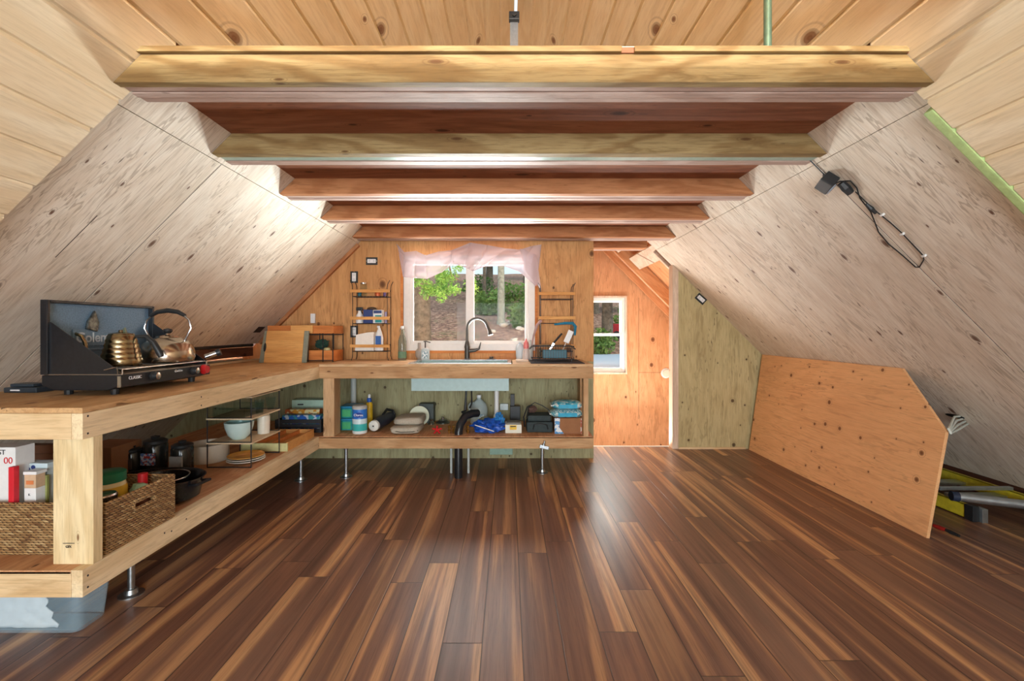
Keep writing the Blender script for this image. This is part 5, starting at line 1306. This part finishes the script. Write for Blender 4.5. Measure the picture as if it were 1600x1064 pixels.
fb = thing('folded_fabric', 'pale blue-white folded fabric inside the clear bin', 'fabric', (-2.0, 1.86, .006))
m = MB()
def sheetf(u, v):
    return Vector((-2.33+u*.55, 1.765+v*.08, .145+.03*mnoise.noise(Vector((u*7, v*3, 2)))))
m.grid(sheetf, 40, 12)
m.grid(lambda u, v: Vector((-2.33+u*(.59-.06*v+.02*mnoise.noise(Vector((1, v*6, 2)))), 1.758+.008*mnoise.noise(Vector((u*14, v*5, 5))), .008+v*.14)), 40, 12)
m.obj('cloth_pile', plain('pale blue white cloth', (232, 242, 246), .9, var=.06), fb, smooth=True, solid=.004)

# ------------------------------------------------------------------ leaning plywood panel, right side
P0 = Vector((2.32, 4.385, .002)); ux = Vector((0, -1, 0)); up = Vector((.14, 0, 1)).normalized()
M_ = frame(P0, ux, up)        # local z = ux x up
lp = MB(); H_ = .93
lp.prism([(0, 0), (4.385-2.525, 0), (4.385-2.50, .60), (4.385-2.83, .925), (0, .925)], 2, 0, .018 if (M_.to_3x3() @ Vector((0, 0, 1))).x > 0 else -.018)
o = local(M_, 'leaning_panel', lp, LEAN)
tag(o, 'orange plywood sheet with a clipped corner leaning against the right slope', 'plywood sheet')
# wires through the right slope
hp = slope_pt(1490, 652, .0)
tag(MB().lathe([(.06, 0), (.06, .002)], M=frame(slope_pt(1492, 650, .002), (0, 1, 0), (-Q, 0, Q)), seg=20, sy=.28).obj('slot_hole', BLACK), 'dark slot cut in the right slope where cables come out', 'hole')
for i in range(4):
    a = slope_pt(1500+i*4, 650+i*4, .003); b = Vector((2.412, 2.492-.004*i, .612-.006*i))
    mid = (a+b)/2 + Vector((-.01, -.01, .035-.012*i))
    tag(MB().tube([a, mid, b], .006, 8).obj('electrical_cable', WIREW, smooth=True), ('topmost', 'second', 'third', 'lowest')[i] + ' of the four pale cables leaving the slot above the leaning sheet', 'cable', 'pale cables at the clipped corner')
# folded ladder lying on the floor behind the sheet
ldd = thing('step_ladder', 'yellow fibreglass stepladder lying folded on the floor behind the plywood sheet', 'ladder', (2.95, 2.9, 0))
def crail(x, y0, y1, z0, z1, w=.028):
    m = MB(); m.box(x, x+.004, y0, y1, z0, z1); m.box(x, x+w, y0, y1, z0, z0+.004); m.box(x, x+w, y0, y1, z1-.004, z1); return m
crail(2.80, 2.79, 4.2, .004, .088).obj('side_rail', LADY, ldd)
crail(3.14, 2.30, 4.2, .075, .150).obj('side_rail', LADY, ldd)
for x, y, z0, z1 in ((2.795, 2.74, 0, .092),):
    MB().box(x, x+.04, y-.004, y+.05, z0, z1, bev=.004).obj('foot', BLACK, ldd)
    MB().box(x+.041, x+.075, y-.02, y+.03, z0, z1-.01, bev=.002).obj('foot_bracket', ALU, ldd)
for i, y in enumerate((2.86, 3.12, 3.38, 3.64, 3.9)): 
    MB().box(2.81, 3.14, y, y+.075, .09, .11, bev=.002).obj('tread', ALU, ldd)
ap = thing('aluminium_pole', 'round aluminium pole with black end cap lying across the ladder', 'pole', (2.9, 2.75, .11))
A, B = Vector((2.73, 2.76, .145)), Vector((3.14, 2.62, .13))
MB().tube([A, B], .026, 16).obj('tube', ALU, ap, smooth=True)
MB().tube([A-(B-A).normalized()*.035, A], .029, 16).obj('end_cap', plain('blue black cap', (34, 44, 64), .5), ap, smooth=True)
MB().tube([(A*.3+B*.7)+Vector((0, -.03, -.012)), B+Vector((.06, -.04, -.012))], .012, 10).obj('blue_sleeve', plain('steel blue', (60, 110, 150), .4), ap, smooth=True)
tag(MB().box(2.70, 3.16, 2.845, 2.872, .152, .172, bev=.002).obj('aluminium_bar', ALU), 'flat pale aluminium bar lying above the round pole', 'bar')
sdv = thing('screwdriver', 'red and black screwdriver on the floor by the foot of the leaning sheet', 'screwdriver', (2.4, 2.58, .0))
A = W(1459, 819, 2.66); A.z = .013; B = W(1478, 826, 2.60); B.z = .013; C = W(1499, 836, 2.53); C.z = .011
MB().tube([A, (A+B)/2, B], [.010, .013, .010], 10).obj('handle', plain('dark red', (150, 36, 30), .4), sdv, smooth=True)
MB().tube([B, (B*.6+C*.4), C], [.009, .011, .007], 10).obj('black_shank', BLACK, sdv, smooth=True)
# adapter and cable on the right slope
ad = thing('power_adapter', 'black plug, cube adapter and looping cable stapled to the right slope', 'power adapter', slope_pt(1300, 278, .03))
def sp_(px, py, o=.006): return slope_pt(px, py, o)
Mx = frame(sp_(1299, 279, .002), (0, 1, 0), (-Q, 0, Q))
if (Mx.to_3x3() @ Vector((0, 0, 1))).z > 0: Mx = frame(sp_(1299, 279, .002), (0, -1, 0), (-Q, 0, Q))
a = MB(Mx @ Matrix.Rotation(R(20), 4, 'Z')); a.box(-.04, .04, -.03, .03, 0, .055, bev=.004); a.obj('wall_plug', BLACK, ad)
a = MB(Mx @ Matrix.Rotation(R(20), 4, 'Z')); a.box(-.036, -.005, -.036, -.0302, .006, .05, bev=.002); a.obj('grey_label', plain('grey label face', (150, 156, 166), .4), ad)
q0, q1 = sp_(1319, 281, .02), sp_(1334, 297, .02)
MB().tube([q0, (q0+q1)/2, q1], [.016, .02, .016], 8).obj('inline_box', BLACK, ad)
q0, q1 = sp_(1356, 316, .01), sp_(1371, 331, .01)
MB().tube([q0, (q0+q1)/2, q1], [.006, .011, .006], 8).obj('connector', BLACK, ad)
MB().tube([sp_(1260, 242), sp_(1280, 262), sp_(1292, 274), sp_(1300, 285), sp_(1287, 283), sp_(1288, 270)], .0028, 6).obj('cable', BLACK, ad, smooth=True)
MB().tube([sp_(*q) for q in ((1300, 288), (1314, 282), (1330, 281), (1340, 292), (1345, 308), (1362, 330), (1368, 345), (1374, 361), (1390, 380), (1412, 398), (1432, 416), (1438, 416), (1445, 404), (1443, 397), (1425, 378), (1410, 362), (1392, 346), (1372, 330), (1352, 312), (1338, 298))], .0028, 6).obj('cable', BLACK, ad, smooth=True)
for q in ((1380, 334), (1411, 364), (1445, 398)):
    Mq = frame(sp_(*q, .0), Mx.to_3x3().col[0], Mx.to_3x3().col[1]); a = MB(Mq); a.box(-.009, .009, -.005, .005, 0, .012, bev=.002); a.obj('cable_clip', WHITEP, ad)

# ------------------------------------------------------------------ outdoors
def gz(x, y):
    hill = -.15 + .0 + (y-4.2)*.17 + .35
    t = min(1, max(0, (x-.35-(y-5)*.06)/1.3)); t = t*t*(3-2*t)
    flat = .47 + max(0, y-10.5)*.2
    return hill*(1-t) + flat*t + .06*mnoise.noise(Vector((x*.7, y*.7, 0)))
n = NT('forest litter ground'); co = n.co()
a1 = n.noise(co, 9, 6, .8); a2 = n.noise(co, .5, 3, .6); a3 = n.noise(co, 7, 3, .7)
c = n.ramp(a1, [(.38, srgb(66, 44, 38)), (.48, srgb(128, 92, 78)), (.56, srgb(168, 128, 108)), (.66, srgb(218, 192, 170))])
c = n.mix(n.m('MULTIPLY', n.sm(n.m('ADD', n.m('MULTIPLY', a2, .6), n.m('MULTIPLY', a3, .4)), .52, .66), .5), c, srgb(92, 112, 62))
n.bump(a1, .8, .05); GRM = n.set(col=c, rough=.95)
def gmesh(u, v):
    x, y = -16+34*u, 4.35+30*v*v+.3*v
    return Vector((x, y, -1.6 if (x > .3 and y < 6.15) else gz(x, y)))
m = MB(); m.grid(gmesh, 110, 90)
g = struct(m.obj('ground', GRM, smooth=True))
m = MB(); m.grid(lambda u, v: Vector((1.0+5.5*u, 6.05+4.6*v+.4*u, .56+.01*v)), 6, 6)
struct(m.obj('driveway', plain('pale blue-grey gravel', (158, 170, 186), .9, var=.15, vs=60), solid=.02))
m = MB(); m.box(-3.4, SWR-.11, 4.21, 4.34, 0, .45); struct(m.obj('wall_foundation', plain('concrete', (140, 138, 132), .9)))
BARK = plain('grey brown bark', (104, 92, 80), .95, var=.4, vs=14, bump=1)
BARKG = plain('pale lichen bark', (150, 150, 138), .95, var=.35, vs=14, bump=1)
def leafmat(name, c1, c2):
    n = NT(name); co = n.co(); f = n.noise(co, 3, 3, .7); f2 = n.noise(co, 40, 2, .6)
    c = n.ramp(n.m('ADD', n.m('MULTIPLY', f, .6), n.m('MULTIPLY', f2, .4)), [(.35, srgb(*c1)), (.62, srgb(*c2))])
    n.set(col=c, rough=.7); tl = n.t.nodes.new('ShaderNodeBsdfTranslucent'); n.link(c, tl.inputs[0])
    mx = n.t.nodes.new('ShaderNodeMixShader'); mx.inputs[0].default_value = .35
    n.link(n.b.outputs[0], mx.inputs[1]); n.link(tl.outputs[0], mx.inputs[2]); n.link(mx.outputs[0], n.out.inputs[0]); return n.mat
LEAFB = leafmat('bright needle green', (84, 140, 62), (160, 204, 108))
LEAFD = leafmat('deep forest green', (48, 76, 40), (104, 136, 70))
LEAFM = leafmat('mid shrub green', (74, 108, 52), (136, 166, 88))
def foliage(m, c, r, n_, seed, s=.05, long=1.8, droop=0):
    rnd = random.Random(seed)
    for i in range(n_):
        d = Vector((rnd.gauss(0, 1), rnd.gauss(0, 1), rnd.gauss(0, 1))).normalized() * (rnd.random() ** .45)
        p = Vector(c) + Vector((d.x*r[0], d.y*r[1], d.z*r[2]))
        a = Vector((rnd.gauss(0, 1), rnd.gauss(0, 1), rnd.gauss(0, .6)-droop)).normalized(); b = a.orthogonal().normalized(); b.rotate(Matrix.Rotation(rnd.random()*6, 3, a))
        k = s*(.6+rnd.random()*.8); A_ = a*k*long; B_ = b*k*.5
        vs = [m.bm.verts.new(p+q) for q in (-A_*.5, B_, A_*.6, -B_)]
        m.bm.faces.new(vs)
    return m
def tree(x, y, r, h, lab, bark, leaf=None, lc=None, lr=None, ln=0, seed=0, ls=.12, group='trees on the hillside', lean=.0):
    z = gz(x, y)
    t_ = thing('tree', lab, 'tree', (x, y, z), group)
    pts = [(x, y, z-.1), (x+lean*.1, y, z+.12), (x+lean*.4, y, z+h*.4), (x+lean, y, z+h)]
    MB().tube(pts, [r*1.7, r*1.15, r*.9, r*.45], 14).obj('trunk', bark, t_, smooth=True)
    if leaf:
        m = MB()
        for i, (c_, rr) in enumerate(zip(lc, lr)): foliage(m, (x+c_[0], y+c_[1], z+c_[2]), rr, ln, seed+i, ls)
        m.obj('crown', leaf, t_)
tree(WX(657, 8.2), 8.2, .17, 5, 'thick brown tree trunk seen through left pane of the sink window', BARK, LEAFD, [(0, 0, 4.2)], [(1.2, 1.2, 1.0)], 500, 1)
tree(WX(783, 10.5), 10.5, .075, 7, 'slim pale tree trunk seen through the right pane of the sink window', BARKG, LEAFD, [(0, 0, 5.2)], [(1.3, 1.3, 1.4)], 500, 3)
tree(WX(757, 14), 14, .05, 6, 'very thin dark sapling left of the pale trunk', BARK, LEAFD, [(0, 0, 4.5)], [(1, 1, 1.3)], 300, 5)
tree(WX(822, 15), 17, .10, 7, 'dark leaning tree at the right edge of the sink window', BARK, LEAFD, [(.2, 0, 4.5), (0, 0, 2.4)], [(1.4, 1.4, 1.6), (1.2, 1, .8)], 500, 7, lean=.5)
tree(WX(690, 18), 18, .14, 8, 'distant tree behind the bright bough in the left pane', BARK, LEAFD, [(0, 0, 5), (0, 0, 2.8)], [(2, 2, 1.8), (1.6, 1.6, 1)], 600, 9, .16)
tree(WX(765, 22), 22, .15, 8, 'distant dark conifer between the window mullion and the pale trunk', BARK, LEAFD, [(0, 0, 5), (0, 0, 2.4)], [(2.2, 2, 2), (2.2, 1.6, 1.2)], 900, 12, .16)
tree(WX(838, 27), 27, .18, 8, 'distant dark conifer right of the pale trunk', BARK, LEAFD, [(0, 0, 5), (0, 0, 2.4)], [(2.4, 2, 2), (2.4, 1.6, 1.2)], 900, 14, .16)
tree(WX(949, 11.6), 11.6, .13, 5, 'dark tree trunk seen through the small landing window', BARK, LEAFB, [(-.3, 0, 2.2), (.3, -.4, 2.0), (0, .5, 1.6)], [(1.0, .8, .55), (.9, .7, .4), (.8, .5, .4)], 800, 16, .09)
tree(WX(930, 17), 17, .12, 5, 'bright leafy tree farther behind the landing window', BARK, LEAFB, [(0, 0, 2.0), (.8, 0, 1.4), (-.8, 0, 1.2)], [(1.3, 1, .9), (1.2, .8, .8), (1.0, .8, .7)], 1000, 19, .13)
# near boughs of light green needles
def bough(pts, lab, seed, dens=520):
    b_ = thing('conifer_bough', lab, 'bough', pts[0], 'bright green boughs outside the sink window')
    MB().tube(pts, [.012]*(len(pts)-1)+[.004], 6).obj('branch', BARK, b_)
    m = MB(); rnd = random.Random(seed)
    for i, p in enumerate(pts[1:]):
        for k in range(3):
            foliage(m, Vector(p)+Vector((rnd.uniform(-.16, .16), rnd.uniform(-.1, .1), rnd.uniform(-.14, .02))), (.10, .09, .10), dens//5, seed*10+i*3+k, .016, 3.2, .8)
    m.obj('needles', LEAFB, b_)
yb = 6.6
bough([W(640, 405, yb), W(655, 425, yb), W(668, 440, yb), W(676, 452, yb)], 'left bright green bough below the valance', 31)
bough([W(700, 395, yb), W(702, 415, yb), W(706, 432, yb), W(722, 440, yb)], 'bright green bough beside the middle mullion', 32)
bough([W(670, 400, yb+.5), W(682, 420, yb+.5), W(688, 438, yb+.5), W(692, 450, yb+.5)], 'bright green bough in the middle of the left pane', 33)
def shrub(x, y, r, lab, mat, seed, nn=700, s=.06):
    z = gz(x, y); s_ = thing('shrub', lab, 'shrub', (x, y, z), 'shrubs on the hillside')
    m = MB(); rnd = random.Random(seed)
    for k in range(6): m.tube([(x, y, z-.05), (x+rnd.uniform(-r, r)*.6, y+rnd.uniform(-r, r)*.4, z+r*rnd.uniform(.7, 1.4))], [.01, .003], 5)
    m.obj('stems', BARK, s_)
    foliage(MB(), (x, y, z+r*.7), (r, r*.7, r*.8), nn, seed, s).obj('leaves', mat, s_)
shrub(WX(762, 12), 12, .45, 'leafy shrub left of the pale trunk', LEAFM, 41)
shrub(WX(800, 12.6), 12.6, .6, 'leafy shrub right of the pale trunk', LEAFM, 42)
shrub(WX(820, 10), 10, .4, 'low shrub by the right window frame', LEAFM, 43)
shrub(WX(748, 16), 16, .6, 'shrub farther up the slope beside the mullion', LEAFD, 44)
shrub(WX(936, 10.8), 10.8, .45, 'low shrub at the left of the landing window', LEAFM, 45, 500)
shrub(WX(984, 13.6), 13.6, .5, 'low shrub at the right of the landing window', LEAFM, 46, 500)
ROCK = plain('pale rock', (190, 184, 176), .9, var=.2, vs=10, bump=.6)
for i, (px, Y, r, lab) in enumerate(((788, 10.2, .09, 'pale rock at the foot of the pale trunk'), (797, 10.5, .07, 'small pale rock right of the first'), (812, 9.8, .08, 'pale rock near the right window frame'), (770, 9.6, .06, 'small flat rock left of the pale trunk'), (804, 8.6, .06, 'small rock lower on the slope at the right'))):
    x = WX(px, Y); z = gz(x, Y)
    tag(MB().blob((x, Y, z+r*.35), (r*1.2, r, r*.7), i, .3, 2, 2).obj('rock', ROCK, smooth=True), lab, 'rock', 'rocks on the hillside')
wy = 12.6; wx_ = WX(963, wy); wz = gz(wx_, 12.6)
cart = thing('garden_cart', 'red garden cart beyond the driveway, seen through the landing window', 'cart', (wx_, wy, wz))
MB().box(wx_-.2, wx_+.3, wy-.25, wy+.25, wz+.14, wz+.42, bev=.02).obj('tub', RED, cart)
for s in (-.22, .22):
    for x in (wx_-.05, wx_+.25): MB().tube([(x, wy+s, wz+.11), (x, wy+s*1.15, wz+.11)], .11, 18).obj('wheel', BLACK, cart, smooth=True)

# ------------------------------------------------------------------ light
w = bpy.data.worlds.new('World'); SC.world = w; w.use_nodes = True
bg = w.node_tree.nodes['Background']; bg.inputs[0].default_value = (.78, .9, 1.0, 1); bg.inputs[1].default_value = 1.1
def area(name, loc, rot, sx, sy, e, col=(1, 1, 1), spread=180):
    l = bpy.data.lights.new(name, 'AREA'); l.shape = 'RECTANGLE'; l.size = sx; l.size_y = sy; l.energy = e; l.color = col
    l.spread = R(spread)
    o = bpy.data.objects.new(name, l); COL.objects.link(o); o.location = loc; o.rotation_euler = rot; return o
area('daylight_back_window', (.05, YB+.02, 1.1), (R(90), 0, 0), 2.6, 1.4, 185, (.88, .96, 1))  # soft fill lamp added behind the camera
area('daylight_gable_window', (.05, YB+.02, 2.72), (R(90), 0, 0), .6, .4, 285, (1, .96, .92))  # lamp added high behind the camera to brighten the ridge planks
# outside the sink window: sky above, hidden lamps added below to imitate ground bounce
area('skylight_sink_window', (-.38, 4.75, 2.35), (R(-62), 0, 0), 1.6, .8, 90, (1, .97, .94))
area('ground_bounce_sink_window', (-.38, 6.2, .70), (R(-100), 0, 0), 2.4, .24, 400, (1, .985, .97))
area('ground_bounce_near_window', (-.38, 4.9, .74), (R(-95), 0, 0), 1.7, .26, 230, (1, .985, .97))
area('daylight_from_stairs_below', (1.35, 5.1, -.5), (R(-142), 0, 0), 1.1, .5, 80, (1, .98, .95))  # hidden lamp added in the stairwell to brighten the right slope
area('daylight_landing', (1.35, YO+.35, 1.9), (R(-65), 0, 0), .9, .7, 150, (1, .97, .93))
sun = bpy.data.lights.new('sun', 'SUN'); sun.energy = 2.2; sun.angle = R(8); sun.color = (1, .95, .86)
so = bpy.data.objects.new('sun', sun); COL.objects.link(so); so.rotation_euler = (R(38), R(14), R(10))

# ------------------------------------------------------------------ camera
cam = bpy.data.cameras.new('Camera'); co_ = bpy.data.objects.new('Camera', cam); COL.objects.link(co_)
co_.location = (0, 0, EYE); co_.rotation_euler = (R(90), 0, 0)
cam.sensor_width = 36; cam.sensor_fit = 'HORIZONTAL'; cam.lens = 36 * F / 1600
cam.shift_x = 6 / 1600; cam.shift_y = -17 / 1600
cam.clip_start = .02
SC.camera = co_
SC.view_settings.view_transform = 'Standard'; SC.view_settings.look = 'None'
SC.view_settings.exposure = .2; SC.view_settings.gamma = 1
SC.view_settings.use_curve_mapping = False
SC.cycles.max_bounces = 8; SC.cycles.diffuse_bounces = 5; SC.cycles.transparent_max_bounces = 12
SC.cycles.sample_clamp_indirect = 6
SC.cycles.use_denoising = True
